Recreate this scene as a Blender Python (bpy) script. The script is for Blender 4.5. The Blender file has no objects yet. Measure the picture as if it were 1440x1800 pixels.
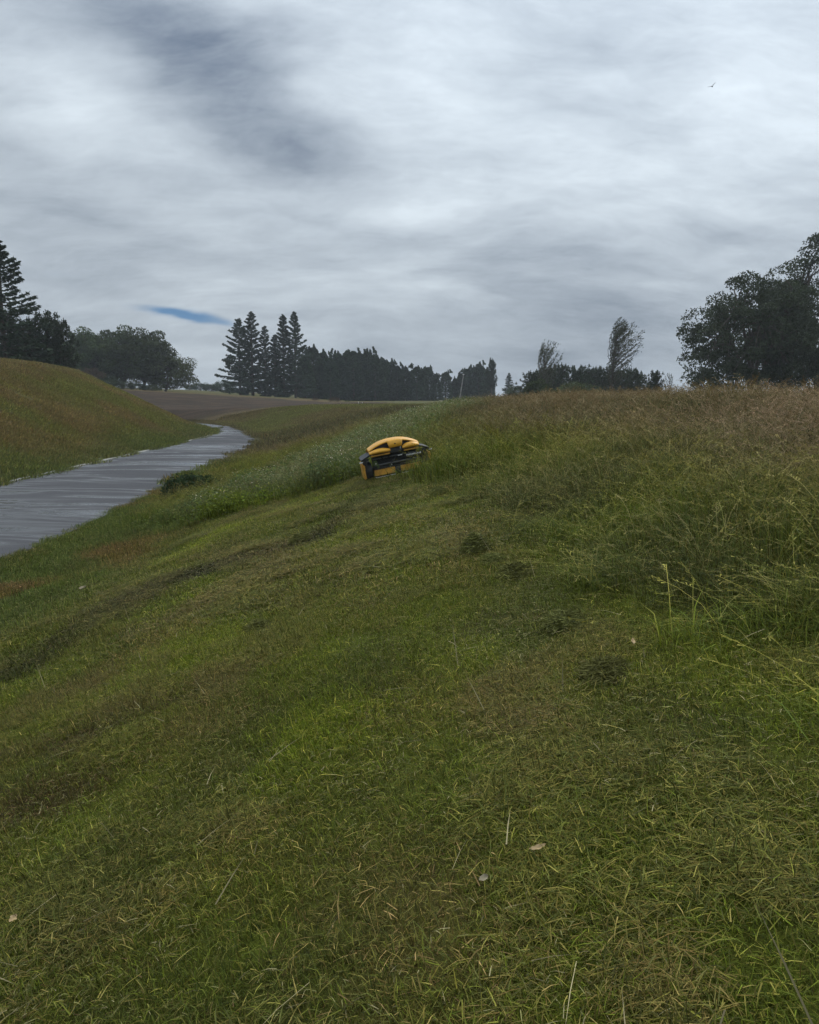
import bpy, bmesh, math, random
import numpy as np
from mathutils import Vector, Matrix

RNG = np.random.default_rng(7)
random.seed(7)
SC = bpy.context.scene
COL = SC.collection
R_ = math.radians

# ------------------------------------------------------------------ camera
EYE = 1.6
FPX = 1442.0                      # focal length in pixels of a 1440 x 1800 frame
PITCH = math.atan(200 / FPX)      # looking slightly down: horizon above the middle
cam = bpy.data.cameras.new('camera')
cam.sensor_fit = 'VERTICAL'
cam.sensor_height = 24.0
cam.lens = 24.0 * FPX / 1800.0
cam.clip_start = 0.05
cam.clip_end = 6000
camo = bpy.data.objects.new('camera', cam)
camo.location = (0, 0, EYE)
camo.rotation_euler = (math.pi / 2 - PITCH, 0, 0)
COL.objects.link(camo)
SC.camera = camo


def ray(px, py):
    """direction in the world seen at a pixel of the photograph, scaled to one metre of depth"""
    u, v = (px - 720) / FPX, (900 - py) / FPX
    c, s = math.cos(PITCH), math.sin(PITCH)
    d = np.array([u, c + v * s, -s + v * c])
    return d / d[1]


# ------------------------------------------------------------------ exposure
vs = SC.view_settings
vs.view_transform = 'Standard'
vs.look = 'None'
vs.gamma = 1
vs.use_curve_mapping = False
vs.exposure = 0.0
SC.cycles.use_denoising = True
SC.cycles.use_adaptive_sampling = True
SC.cycles.adaptive_threshold = 0.03
SC.cycles.max_bounces = 4
SC.cycles.diffuse_bounces = 2
SC.cycles.glossy_bounces = 2
SC.cycles.transmission_bounces = 2
SC.cycles.transparent_max_bounces = 4
SC.cycles.volume_bounces = 0
SC.cycles.caustics_reflective = False
SC.cycles.caustics_refractive = False

SUN_EL, SUN_AZ = R_(52), R_(28)       # behind thin cloud, ahead and to the right
SUN_DIR = Vector((math.sin(SUN_AZ) * math.cos(SUN_EL), math.cos(SUN_AZ) * math.cos(SUN_EL), math.sin(SUN_EL)))


# ------------------------------------------------------------------ node helper
class Nodes:
    def __init__(self, tree):
        self.t = tree
        tree.nodes.clear()

    def n(self, kind, ins=None, **props):
        nd = self.t.nodes.new(kind)
        for k, v in props.items():
            setattr(nd, k, v)
        for k, v in (ins or {}).items():
            s = nd.inputs[k]
            if hasattr(v, 'is_output') or isinstance(v, bpy.types.NodeSocket):
                self.t.links.new(v, s)
            else:
                s.default_value = v
        return nd

    def m(self, op, a, b=0.0, c=None, clamp=False):
        ins = {0: a, 1: b}
        if c is not None:
            ins[2] = c
        return self.n('ShaderNodeMath', ins, operation=op, use_clamp=clamp).outputs[0]

    def v(self, op, a, b=(0, 0, 0)):
        nd = self.n('ShaderNodeVectorMath', {0: a, 1: b}, operation=op)
        return nd.outputs['Value'] if op in ('DOT_PRODUCT', 'LENGTH') else nd.outputs[0]

    def mix(self, f, a, b, mode='MIX'):
        nd = self.n('ShaderNodeMix', data_type='RGBA', blend_type=mode)
        for idx, val in ((0, f), (6, a), (7, b)):
            if isinstance(val, bpy.types.NodeSocket):
                self.t.links.new(val, nd.inputs[idx])
            else:
                nd.inputs[idx].default_value = val if idx == 0 else (tuple(val) + (1,))[:4]
        return nd.outputs[2]

    def ramp(self, x, lo, hi, a=0.0, b=1.0, smooth=True):
        nd = self.n('ShaderNodeMapRange', {0: x, 1: lo, 2: hi, 3: a, 4: b},
                    interpolation_type='SMOOTHSTEP' if smooth else 'LINEAR')
        return nd.outputs[0]

    def noise(self, vec, scale, detail=4, rough=0.5, dist=0.0):
        return self.n('ShaderNodeTexNoise', {'Vector': vec, 'Scale': scale, 'Detail': detail,
                                             'Roughness': rough, 'Distortion': dist})


# ------------------------------------------------------------------ world: broken overcast
world = bpy.data.worlds.new('World')
SC.world = world
world.use_nodes = True
world.cycles.sampling_method = 'NONE'
K = Nodes(world.node_tree)
HZ = 0.26
gen = K.n('ShaderNodeTexCoord').outputs['Generated']
sep = K.n('ShaderNodeSeparateXYZ', {0: gen})
zz = K.m('ADD', K.m('MAXIMUM', sep.outputs[2], 0.0), HZ)
P = K.n('ShaderNodeCombineXYZ', {0: K.m('DIVIDE', sep.outputs[0], zz), 1: K.m('DIVIDE', sep.outputs[1], zz), 2: 0.0}).outputs[0]
warp = K.v('SUBTRACT', K.noise(P, 1.1, 4, 0.55).outputs['Color'], (0.5, 0.5, 0.5))
warp2 = K.v('SUBTRACT', K.noise(P, 3.4, 3, 0.55).outputs['Color'], (0.5, 0.5, 0.5))
Pw = K.v('ADD', P, K.v('ADD', K.v('MULTIPLY', warp, (0.55, 0.55, 0)), K.v('MULTIPLY', warp2, (0.12, 0.12, 0))))


def sky_p(px, py):
    d = ray(px, py)
    d = d / np.linalg.norm(d)
    return np.array([d[0], d[1]]) / (max(d[2], 0) + HZ)


def sky_blob(px, py, a1, a2, soft=0.0):
    """soft patch of sky around the direction of a cloud; a1, a2 are its half axes"""
    c = sky_p(px, py)
    A = np.stack([sky_p(px + a1[0], py + a1[1]) - c, sky_p(px + a2[0], py + a2[1]) - c], 1)
    Mi = np.linalg.inv(A)
    q = K.v('SUBTRACT', Pw, (c[0], c[1], 0))
    x = K.v('DOT_PRODUCT', q, (Mi[0, 0], Mi[0, 1], 0))
    y = K.v('DOT_PRODUCT', q, (Mi[1, 0], Mi[1, 1], 0))
    r2 = K.m('ADD', K.m('MULTIPLY', x, x), K.m('MULTIPLY', y, y))
    return K.m('EXPONENT', K.m('MULTIPLY', r2, -1.0))


Ps = K.n('ShaderNodeMapping', {'Vector': Pw, 'Rotation': (0, 0, R_(-28)), 'Scale': (0.85, 1.5, 1)}).outputs[0]
n1 = K.noise(Ps, 0.9, 7, 0.52).outputs[0]
z5 = K.m('ADD', K.m('MAXIMUM', sep.outputs[2], 0.0), 0.42)
P5 = K.n('ShaderNodeCombineXYZ', {0: K.m('DIVIDE', sep.outputs[0], z5), 1: K.m('DIVIDE', sep.outputs[1], z5), 2: 0.0}).outputs[0]
P5 = K.v('ADD', P5, K.v('MULTIPLY', warp, (0.22, 0.22, 0)))
P5 = K.n('ShaderNodeMapping', {'Vector': P5, 'Rotation': (0, 0, R_(-22)), 'Scale': (0.8, 1.7, 1)}).outputs[0]
n2 = K.noise(P5, 5.2, 8, 0.64).outputs[0]
n3 = K.noise(K.v('ADD', Pw, (7.3, 2.1, 0)), 0.55, 4, 0.5).outputs[0]
f = K.m('ADD', K.m('MULTIPLY', K.m('SUBTRACT', n1, 0.5), 1.3), K.m('MULTIPLY', K.m('SUBTRACT', n2, 0.5), 1.0))
f = K.m('ADD', f, K.m('MULTIPLY', K.m('SUBTRACT', n3, 0.5), 0.35))
f = K.m('ADD', f, 0.50)
for (px, py, a1, a2, s) in [
        (250, 70, (190, 70), (-30, 70), -0.36), (430, 190, (150, 120), (-60, 70), -0.40),
        (560, 265, (110, 60), (-20, 45), -0.22), (345, 205, (110, 20), (-10, 35), -0.16),
        (500, 470, (110, 10), (0, 35), -0.15), (960, 480, (170, 40), (-20, 60), -0.24),
        (1060, 560, (130, 20), (0, 40), -0.22), (90, 350, (130, 10), (0, 70), -0.10),
        (90, 495, (130, 15), (0, 20), -0.17), (60, 150, (120, 80), (-30, 50), 0.20),
        (690, 620, (140, 5), (0, 22), -0.10), (1180, 640, (120, 10), (0, 28), -0.14),
        (345, 622, (70, 5), (0, 14), 0.22), (820, 150, (150, 60), (-30, 110), 0.16), (1120, 330, (190, 30), (0, 60), 0.16),
        (700, 350, (120, 40), (0, 40), 0.16), (1300, 200, (200, 0), (0, 150), 0.18), (180, 230, (150, 70), (-20, 30), 0.10)]:
    f = K.m('ADD', f, K.m('MULTIPLY', sky_blob(px, py, a1, a2), s))
f = K.ramp(f, -0.25, 1.0, 0, 1, False)
glow = K.v('DOT_PRODUCT', gen, tuple(SUN_DIR))
glow = K.m('POWER', K.m('MAXIMUM', glow, 0.0), 5.0)
cloud = K.mix(f, (0.115, 0.150, 0.208), (0.645, 0.718, 0.775))
bright = K.m('ADD', K.m('ADD', 0.92, K.m('MULTIPLY', K.m('MAXIMUM', sep.outputs[2], 0.0), 1.05)), K.m('MULTIPLY', glow, 0.80))
cl = K.n('ShaderNodeVectorMath', {0: cloud}, operation='SCALE')
K.t.links.new(bright, cl.inputs['Scale'])
nish = K.n('ShaderNodeTexSky', sky_type='NISHITA', sun_disc=False, sun_elevation=SUN_EL, sun_rotation=SUN_AZ,
           air_density=1.0, dust_density=1.0)
clear = K.n('ShaderNodeVectorMath', {0: nish.outputs[0]}, operation='SCALE')
clear.inputs['Scale'].default_value = 0.06
gap = K.m('ADD', K.m('MULTIPLY', sky_blob(315, 562, (62, 14), (-3, 11)), 1.0), K.m('MULTIPLY', sky_blob(370, 583, (50, 9), (-3, 8)), 0.55))
gap = K.m('ADD', gap, K.m('MULTIPLY', sky_blob(190, 492, (80, 8), (-3, 9)), 0.25))
gap = K.ramp(K.m('ADD', gap, K.m('MULTIPLY', K.m('SUBTRACT', n2, 0.5), 1.1)), 0.12, 0.95, 0.0, 0.95)
sky = K.mix(gap, cl.outputs[0], K.mix(0.85, clear.outputs[0], (0.055, 0.205, 0.43)))
bg = K.n('ShaderNodeBackground', {'Color': sky, 'Strength': 1.0})
K.n('ShaderNodeOutputWorld', {'Surface': bg.outputs[0]})

# ------------------------------------------------------------------ sun, veiled by cloud
sl = bpy.data.lights.new('sun', 'SUN')
sl.energy = 1.5
sl.angle = R_(14)
sl.color = (1.0, 0.95, 0.87)
so = bpy.data.objects.new('sun', sl)
so.rotation_euler = SUN_DIR.to_track_quat('Z', 'Y').to_euler()
COL.objects.link(so)


# ================================================================== helpers
def tag(o, label=None, cat=None, group=None, kind=None):
    for k, v in (('label', label), ('category', cat), ('group', group), ('kind', kind)):
        if v:
            o[k] = v
    return o


def link(name, me, parent=None):
    o = bpy.data.objects.new(name, me)
    COL.objects.link(o)
    if parent:
        o.parent = parent
    return o


def empty(name, loc, rot=(0, 0, 0), scale=1.0):
    o = link(name, None)
    o.empty_display_size = 0.1
    o.location = loc
    o.rotation_euler = rot
    o.scale = (scale,) * 3
    return o


def raw_mesh(name, V, F, mats=(), col=None, smooth=False):
    me = bpy.data.meshes.new(name)
    V = np.asarray(V, np.float32)
    F = np.asarray(F, np.int32)
    nv, nf, k = len(V), len(F), F.shape[1]
    me.vertices.add(nv)
    me.vertices.foreach_set('co', V.ravel())
    me.loops.add(nf * k)
    me.loops.foreach_set('vertex_index', F.ravel())
    me.polygons.add(nf)
    me.polygons.foreach_set('loop_start', np.arange(0, nf * k, k, dtype=np.int32))
    if smooth:
        me.polygons.foreach_set('use_smooth', np.ones(nf, bool))
    me.update(calc_edges=True)
    if col is not None:
        a = me.attributes.new('col', 'FLOAT_COLOR', 'POINT')
        c = np.ones((nv, 4), np.float32)
        c[:, :3] = col
        a.data.foreach_set('color', c.ravel())
    for m in mats:
        me.materials.append(m)
    return me


def sstep(a, b, x):
    t = np.clip((np.asarray(x, float) - a) / (b - a), 0, 1)
    return t * t * (3 - 2 * t)


def _hash(i, j, s):
    h = np.sin(i * 127.1 + j * 311.7 + s * 74.7) * 43758.5453
    return h - np.floor(h)


def vnoise(x, y, s=0):
    i, j = np.floor(x), np.floor(y)
    fx, fy = x - i, y - j
    fx, fy = fx * fx * (3 - 2 * fx), fy * fy * (3 - 2 * fy)
    a, b, c, d = _hash(i, j, s), _hash(i + 1, j, s), _hash(i, j + 1, s), _hash(i + 1, j + 1, s)
    return (a * (1 - fx) + b * fx) * (1 - fy) + (c * (1 - fx) + d * fx) * fy


def fbm(x, y, s=0, o=4):
    t, a, n = 0, 0.5, 0
    for k in range(o):
        t = t + a * vnoise(x * 2 ** k, y * 2 ** k, s + k * 13)
        n += a
        a *= 0.5
    return t / n


# ================================================================== terrain
PATH_Z = -1.8
_ty = np.arange(-80, 330, 0.5)


def _table(ys, xs, win=14):
    a = np.interp(_ty, ys, xs)
    k = np.hanning(2 * win + 3)
    k /= k.sum()
    p = np.pad(a, win + 1, mode='edge')
    return np.convolve(p, k, 'valid')


_R = _table([-80, 0, 17, 23, 32, 40, 50, 58, 66, 75, 88, 101, 114, 124, 132, 138, 330],
            [-4.0, -7.9, -8.5, -8.8, -9.5, -10.1, -10.7, -11.3, -12.3, -14.4, -18.0, -22.0, -29, -42, -65, -95, -400])
_L = _table([-80, 0, 20, 33, 41, 50, 60, 68, 75, 82, 90, 101, 110, 118, 126, 133, 330],
            [-11.5, -15.2, -15.9, -16.3, -16.6, -16.95, -17.4, -17.8, -18.2, -19.0, -21.0, -25.2, -31, -44, -70, -105, -420])


def path_r(y):
    return np.interp(y, _ty, _R)


def path_l(y):
    return np.interp(y, _ty, _L)


_pu = np.linspace(-2, 60, 1241)


def _prof(us, vs_, w):
    a = np.interp(_pu, us, vs_)
    k = np.hanning(w)
    k /= k.sum()
    return np.convolve(np.pad(a, w // 2, mode='edge'), k, 'valid')[:len(_pu)]


_bank = _prof([-2, 0, 1.5, 3.2, 8.2, 12.6, 14.5, 18, 30, 60], [0, 0, .02, .10, .575, .90, .975, 1.0, .98, .93], 41)
_hill = _prof([-2, 0, 1.0, 3, 14, 18, 30, 60], [0, 0, .02, .11, .90, 1.0, 1.04, 1.0], 61)


def height(x, y, bumps=True):
    x, y = np.asarray(x, float), np.asarray(y, float)
    u, w = x - path_r(y), path_l(y) - x
    bh = np.interp(y, [-80, 28, 45, 60, 80, 105, 118, 135, 160], [3.12, 3.12, 2.95, 2.65, 2.35, 2.5, 2.25, 1.2, 0.2])
    hh = np.interp(y, [-80, 66, 83, 105, 120, 135, 150, 170], [6.9, 6.8, 6.8, 6.0, 4.6, 2.4, 0.8, 0.2])
    z = PATH_Z + bh * np.interp(u, _pu, _bank) + hh * np.interp(w, _pu, _hill)
    t = sstep(118, 188, y)
    top = np.where(x < -17, 0.75 - 0.058 * (x + 17), 0.75)
    top = np.minimum(top, 5.0)
    z = z * (1 - t) + top * t
    if bumps:
        off = sstep(0, 0.8, u) + sstep(0, 0.8, w)
        b = (fbm(x * 0.16, y * 0.12, 3) - 0.5) * 0.34 + (fbm(x * 0.9, y * 0.7, 9, 3) - 0.5) * 0.11
        b = b * np.clip(np.hypot(x, y) / 6, 0.45, 1)
        z = z + b * np.clip(off, 0, 1)
    return z


def normal(x, y):
    e = 0.15
    dx = (height(x + e, y) - height(x - e, y)) / (2 * e)
    dy = (height(x, y + e) - height(x, y - e)) / (2 * e)
    n = np.stack([-dx, -dy, np.ones_like(dx)], -1)
    return n / np.linalg.norm(n, axis=-1, keepdims=True)


_ray_y = np.concatenate([np.arange(0.8, 40, 0.02), np.arange(40, 400, 0.2)])


def ground_at(px, py):
    d = ray(px, py)
    x, z = d[0] * _ray_y, EYE + d[2] * _ray_y
    h = height(x, _ray_y)
    i = np.argmax(z <= h) if (z <= h).any() else len(_ray_y) - 1
    return float(x[i]), float(_ray_y[i]), float(h[i])


def at(px, py, dist):
    d = ray(px, py)
    return float(d[0] * dist), float(dist), float(EYE + d[2] * dist)


# ------------------------------------------------------------------ zones and colours
GB = np.array([.190, .235, .024])
GM = np.array([.150, .184, .024])
GD = np.array([.085, .103, .026])
STRAW = np.array([.31, .25, .10])
BROWN = np.array([.190, .155, .052])
OLIVE = np.array([.175, .175, .042])
SOIL = np.array([.050, .036, .026])


def mow_edge(y):      # uphill limit of what has been mown so far
    return np.interp(y, [-10, 2.5, 3.5, 5, 7, 10.5, 14, 16, 17, 20], [2.9, 1.95, 1.70, 1.50, 1.34, 1.05, 0.75, 0.35, 0.0, 0.0])


def tall_mask(x, y):
    """1 where the seeding grass still stands"""
    wob = (fbm(x * 1.1, y * 1.1, 21, 3) - 0.5) * 0.7
    up = sstep(-0.15, 0.35, x - mow_edge(y) + wob)
    far = sstep(18.8, 19.8, y + wob * 2 + 0.25 * (x + 0.4))
    u = x - path_r(y)
    far = far * sstep(1.2, 2.2, u + wob)
    mown_hill = sstep(72, 80, y - 0.6 * (u - 8)) 
    return np.maximum(up * (y < 20), far) * (1 - mown_hill)


def weed_mask(x, y):
    """band of leafy flowering weeds from the mower to the crest"""
    c = np.interp(y, [18, 23, 40, 60, 75], [-3.6, -2.6, 0.6, 4.8, 6.5])
    w = np.interp(y, [18, 30, 60], [2.6, 2.6, 4.0])
    wob = (fbm(x * 0.35, y * 0.2, 33, 3) - 0.5) * 3
    return np.clip(1.25 - np.abs(x - c + wob) / w, 0, 1) * (y > 19.3) * (y < 85)


# (px, py) along a streak of the photograph, its half width across the slope in metres, colour, strength
STREAKS = []


def streak(pts, w, colr, s):
    g = np.array([ground_at(*p)[:2] for p in pts])
    STREAKS.append((g, w, np.array(colr), s))


streak([(200, 1062), (300, 1020), (420, 985), (540, 948)], 0.50, (.035, .034, .020), .85)
streak([(20, 1190), (120, 1120), (230, 1060)], 0.40, (.045, .045, .020), .75)
streak([(560, 930), (640, 880), (680, 850)], 0.50, (.045, .058, .018), .6)
streak([(255, 1110), (330, 1070), (450, 1010), (520, 965)], 0.30, STRAW * .75, .6)
streak([(0, 1330), (150, 1300), (270, 1240)], 0.17, (.085, .062, .026), .75)
streak([(0, 1440), (120, 1390)], 0.22, (.085, .060, .026), .85)
streak([(0, 1390), (200, 1270), (330, 1215), (420, 1190)], 0.14, (.060, .055, .022), .6)
streak([(345, 1270), (430, 1262)], 0.09, STRAW * .7, .7)
streak([(455, 985), (520, 945)], 0.25, STRAW * .7, .5)
streak([(650, 900), (760, 870)], 0.55, STRAW * .6, .5)
streak([(870, 1275), (940, 1262)], 0.12, STRAW * .6, .6)
streak([(195, 1735), (250, 1700)], 0.05, (.16, .085, .035), .8)
streak([(380, 1600), (440, 1570)], 0.09, BROWN, .5)
streak([(60, 1560), (200, 1480), (330, 1440)], 0.16, (.062, .070, .020), .6)
streak([(690, 1200), (560, 1230)], 0.16, (.062, .070, .026), .5)
streak([(560, 880), (400, 930), (300, 985)], 0.55, GB * 1.25, .7)
streak([(130, 1010), (230, 950)], 0.45, (.15, .085, .03), .6)
streak([(0, 1040), (40, 1030)], 0.35, (.19, .12, .075), .9)
streak([(1150, 1060), (1300, 1180), (1440, 1280)], 0.30, GB * 1.1, .6)
streak([(640, 1450), (400, 1400), (300, 1480)], 0.18, GM * .95, .4)
streak([(430, 800), (480, 778)], 1.3, (.18, .115, .05), .7)


def seg_dist(x, y, g):
    best = np.full(np.shape(x), 1e9)
    for a, b in zip(g[:-1], g[1:]):
        d = b - a
        L2 = (d ** 2).sum() + 1e-9
        t = np.clip(((x - a[0]) * d[0] + (y - a[1]) * d[1]) / L2, 0, 1)
        best = np.minimum(best, np.hypot(x - a[0] - t * d[0], y - a[1] - t * d[1]))
    return best


def lerp(a, b, t):
    return a + (b - a) * np.asarray(t)[..., None]


def tint(x, y):
    """albedo of what grows at a place"""
    x, y = np.asarray(x, float), np.asarray(y, float)
    u, w = x - path_r(y), path_l(y) - x
    c = np.broadcast_to(GM, x.shape + (3,)).copy()
    n = fbm(x * 1.3, y * 0.45, 50)
    c = lerp(c, GB, sstep(.50, .72, n) * .9)
    n = fbm(x * 1.7 + 9, y * 0.5, 61)
    c = lerp(c, OLIVE * 1.0, sstep(.50, .70, n) * .55)
    n = fbm(x * 2.6 + 30, y * .9, 77)
    c = lerp(c, BROWN * 1.1, sstep(.56, .72, n) * .7)
    n = fbm(x * 3.2 + 11, y * .22, 91)
    c = lerp(c, OLIVE * .8, sstep(.52, .68, n) * .6)
    n = fbm(x * 2.2 + 3, y * 0.9, 88)
    c = lerp(c, GD, sstep(.58, .75, n) * .6)
    for g, wd, colr, s in STREAKS:
        d = seg_dist(x, y, g) / wd + (fbm(x / wd * .8, y / wd * .8, 5, 3) - .5) * 1.1
        c = lerp(c, colr, (1 - sstep(.55, 1.25, d)) * s)
    # rough verge by the path
    ver = sstep(4.4, 2.6, u) * (y > 10)
    nv = fbm(x * .9, y * .5, 101)
    vc = lerp(np.broadcast_to(np.array([0.109, 0.149, 0.035]), c.shape), np.array([0.180, 0.135, 0.045]), sstep(.48, .66, nv))
    c = lerp(c, vc, ver * .8)
    # standing grass
    tm = tall_mask(x, y)
    tc = np.broadcast_to(np.array([0.128, 0.165, 0.022]), c.shape)
    upx = np.where(y < 20, x - mow_edge(np.minimum(y, 20)), x + 0.5)
    nt = fbm(x * .5, y * .35, 120)
    tc = lerp(tc, np.array([0.158, 0.138, 0.066]), np.clip(sstep(.6, 3.6, upx + (nt - .5) * 3.0), 0, 1) * .85)
    tc = lerp(tc, np.array([0.090, 0.098, 0.032]), sstep(.52, .7, fbm(x * .7 + 4, y * .4, 133)) * .6)
    c = lerp(c, tc, tm)
    wm = weed_mask(x, y)
    c = lerp(c, np.array([0.145, 0.175, 0.062]), np.clip(wm * 1.3, 0, 1) * tm)
    # beyond the weeds: straw-brown seed heads, then a mown green rise
    midb = sstep(36, 48, y) * (1 - np.clip(wm * 1.6, 0, 1)) * (u > 0)
    c = lerp(c, np.array([0.147, 0.119, 0.060]), midb * .75)
    mh = sstep(74, 84, y - 0.6 * (u - 8)) * (u > 1)
    mhc = lerp(np.broadcast_to(np.array([0.177, 0.181, 0.056]), c.shape), np.array([0.185, 0.153, 0.064]), sstep(.45, .65, fbm(x * .12, y * .10, 150)))
    c = lerp(c, mhc, mh)
    # hill left of the path
    hl = sstep(-.2, .6, w)
    nh = fbm(x * .22, y * .16, 160)
    hc = lerp(np.broadcast_to(np.array([0.185, 0.185, 0.049]), c.shape), np.array([0.218, 0.168, 0.062]), sstep(.42, .66, nh))
    hc = lerp(hc, np.array([0.113, 0.150, 0.040]), sstep(4.5, 0.5, w) * .7)
    hc = lerp(hc, np.array([0.227, 0.168, 0.076]), sstep(10, 17, w) * .6)
    c = lerp(c, hc, hl)
    # ploughed field and the dry strip along its top
    fm = field_mask(x, y)
    ns = fbm(x * .25, y * .9, 170)
    sc_ = lerp(np.broadcast_to(SOIL, c.shape), SOIL * 1.6 + np.array([.012, .004, 0]), sstep(.4, .7, ns))
    c = lerp(c, sc_, fm)
    st = sstep(180, 186, y) * sstep(215, 196, y) * (x < -8)
    c = lerp(c, np.array([0.238, 0.168, 0.084]), st * .8 * (1 - fm))
    return c


def field_mask(x, y):
    wob = (fbm(x * .1, y * .1, 180, 3) - .5) * 8
    near = np.maximum(sstep(112, 121, y + wob * .4), sstep(150, 156, y + wob))
    return near * sstep(187, 183, y + wob * .3) * sstep(-4, -9, x - 0.04 * (y - 120) + wob * .3) * (path_r(y) - x < 60) * np.clip(sstep(.4, 1.2, x - path_r(y)) + sstep(13, 20, path_l(y) - x) * (y > 128), 0, 1)


# ------------------------------------------------------------------ materials
def principled(name, build):
    m = bpy.data.materials.new(name)
    m.use_nodes = True
    k = Nodes(m.node_tree)
    out = k.n('ShaderNodeOutputMaterial')
    bsdf = k.n('ShaderNodeBsdfPrincipled')
    k.t.links.new(bsdf.outputs[0], out.inputs[0])
    build(k, bsdf)
    return m


def put(k, sock, v):
    if isinstance(v, bpy.types.NodeSocket):
        k.t.links.new(v, sock)
    else:
        sock.default_value = tuple(v) + (1,) if hasattr(v, '__len__') and len(v) == 3 else v


def plain(name, c, rough=.5, metal=0.0, var=.18, scale=9.0, bump=.0, spec=.5):
    def b(k, s):
        pos = k.n('ShaderNodeTexCoord').outputs['Object']
        nz = k.noise(pos, scale, 5, .6).outputs[0]
        cc = k.mix(k.ramp(nz, .3, .7), [q * (1 - var) for q in c], [min(1, q * (1 + var)) for q in c])
        put(k, s.inputs['Base Color'], cc)
        put(k, s.inputs['Roughness'], k.ramp(nz, .2, .8, max(.05, rough - .12), min(1, rough + .12)))
        s.inputs['Metallic'].default_value = metal
        s.inputs['Specular IOR Level'].default_value = spec
        if bump:
            bn = k.n('ShaderNodeBump', {'Strength': bump, 'Distance': .02, 'Height': k.noise(pos, scale * 4, 4, .6).outputs[0]})
            put(k, s.inputs['Normal'], bn.outputs[0])
    return principled(name, b)


def ground_mat():
    def b(k, s):
        a = k.n('ShaderNodeAttribute', attribute_name='col')
        pos = k.n('ShaderNodeNewGeometry').outputs['Position']
        nz = k.noise(pos, 6.0, 6, .65).outputs[0]
        n2_ = k.noise(pos, 45.0, 4, .7).outputs[0]
        c = k.mix(1.0, a.outputs['Color'], k.mix(k.ramp(nz, .25, .75), (.55, .5, .45), (1.15, 1.15, 1.1)), 'MULTIPLY')
        c = k.mix(1.0, c, k.mix(k.ramp(n2_, .25, .75), (.5, .5, .5), (1.25, 1.25, 1.2)), 'MULTIPLY')
        put(k, s.inputs['Base Color'], c)
        s.inputs['Roughness'].default_value = .95
        s.inputs['Specular IOR Level'].default_value = .1
        bn = k.n('ShaderNodeBump', {'Strength': .6, 'Distance': .05, 'Height': k.m('ADD', nz, n2_)})
        put(k, s.inputs['Normal'], bn.outputs[0])
    return principled('ground_soil', b)


def leaf_mat(name, instanced=True, base=None, trans=.3, rough=.65, spec=.09):
    """blades and leaves: own colour from the mesh, local colour from the place they grow"""
    m = bpy.data.materials.new(name)
    m.use_nodes = True
    k = Nodes(m.node_tree)
    out = k.n('ShaderNodeOutputMaterial')
    own = k.n('ShaderNodeAttribute', attribute_name='col').outputs['Color']
    if instanced:
        loc = k.n('ShaderNodeAttribute', attribute_name='tint', attribute_type='INSTANCER').outputs['Color']
        c = k.mix(1.0, own, loc, 'MULTIPLY')
    else:
        rnd = k.n('ShaderNodeObjectInfo').outputs['Random']
        pos = k.n('ShaderNodeTexCoord').outputs['Object']
        nz = k.noise(pos, .45, 3, .6).outputs[0]
        c = k.mix(k.ramp(nz, .3, .7), [q * .75 for q in base], [q * 1.3 for q in base])
        c = k.mix(1.0, c, own, 'MULTIPLY')
        hv = k.n('ShaderNodeHueSaturation', {'Color': c, 'Value': k.ramp(rnd, 0, 1, .8, 1.2, False), 'Hue': k.ramp(rnd, 0, 1, .485, .515, False)})
        c = hv.outputs[0]
    p = k.n('ShaderNodeBsdfPrincipled', {'Base Color': c, 'Roughness': rough, 'Specular IOR Level': spec})
    t = k.n('ShaderNodeBsdfTranslucent', {'Color': c})
    mx = k.n('ShaderNodeMixShader', {0: trans, 1: p.outputs[0], 2: t.outputs[0]})
    k.t.links.new(mx.outputs[0], out.inputs[0])
    return m


M_GROUND = ground_mat()
M_BLADE = leaf_mat('grass_blade')
M_CLIP = leaf_mat('cut_grass', trans=.15, rough=.8, spec=.1)


def asphalt(k, s):
    pos = k.n('ShaderNodeNewGeometry').outputs['Position']
    st = k.n('ShaderNodeMapping', {'Vector': pos, 'Scale': (.19, .72, 1)}).outputs[0]
    wet = k.noise(st, .9, 6, .62, 1.4).outputs[0]
    w2 = k.noise(st, .22, 3, .5).outputs[0]
    wet = k.m('ADD', k.m('MULTIPLY', wet, .65), k.m('MULTIPLY', w2, .35))
    wt = k.ramp(wet, .42, .60)
    gr = k.noise(pos, 60, 3, .7).outputs[0]
    dry = k.mix(k.ramp(gr, .3, .7), (.070, .072, .078), (.115, .116, .122))
    put(k, s.inputs['Base Color'], k.mix(wt, dry, (.050, .052, .056)))
    put(k, s.inputs['Roughness'], k.m('ADD', k.ramp(wt, 0, 1, .95, .16, False), k.m('MULTIPLY', gr, .06)))
    put(k, s.inputs['Specular IOR Level'], k.ramp(wt, 0, 1, .0, .5, False))
    bn = k.n('ShaderNodeBump', {'Strength': k.ramp(wt, 0, 1, .35, .06, False), 'Distance': .01, 'Height': gr})
    put(k, s.inputs['Normal'], bn.outputs[0])


M_PATH = principled('wet_asphalt', asphalt)
M_EDGE = plain('pale_concrete', (.32, .315, .30), .8, var=.3, scale=3)

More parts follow.
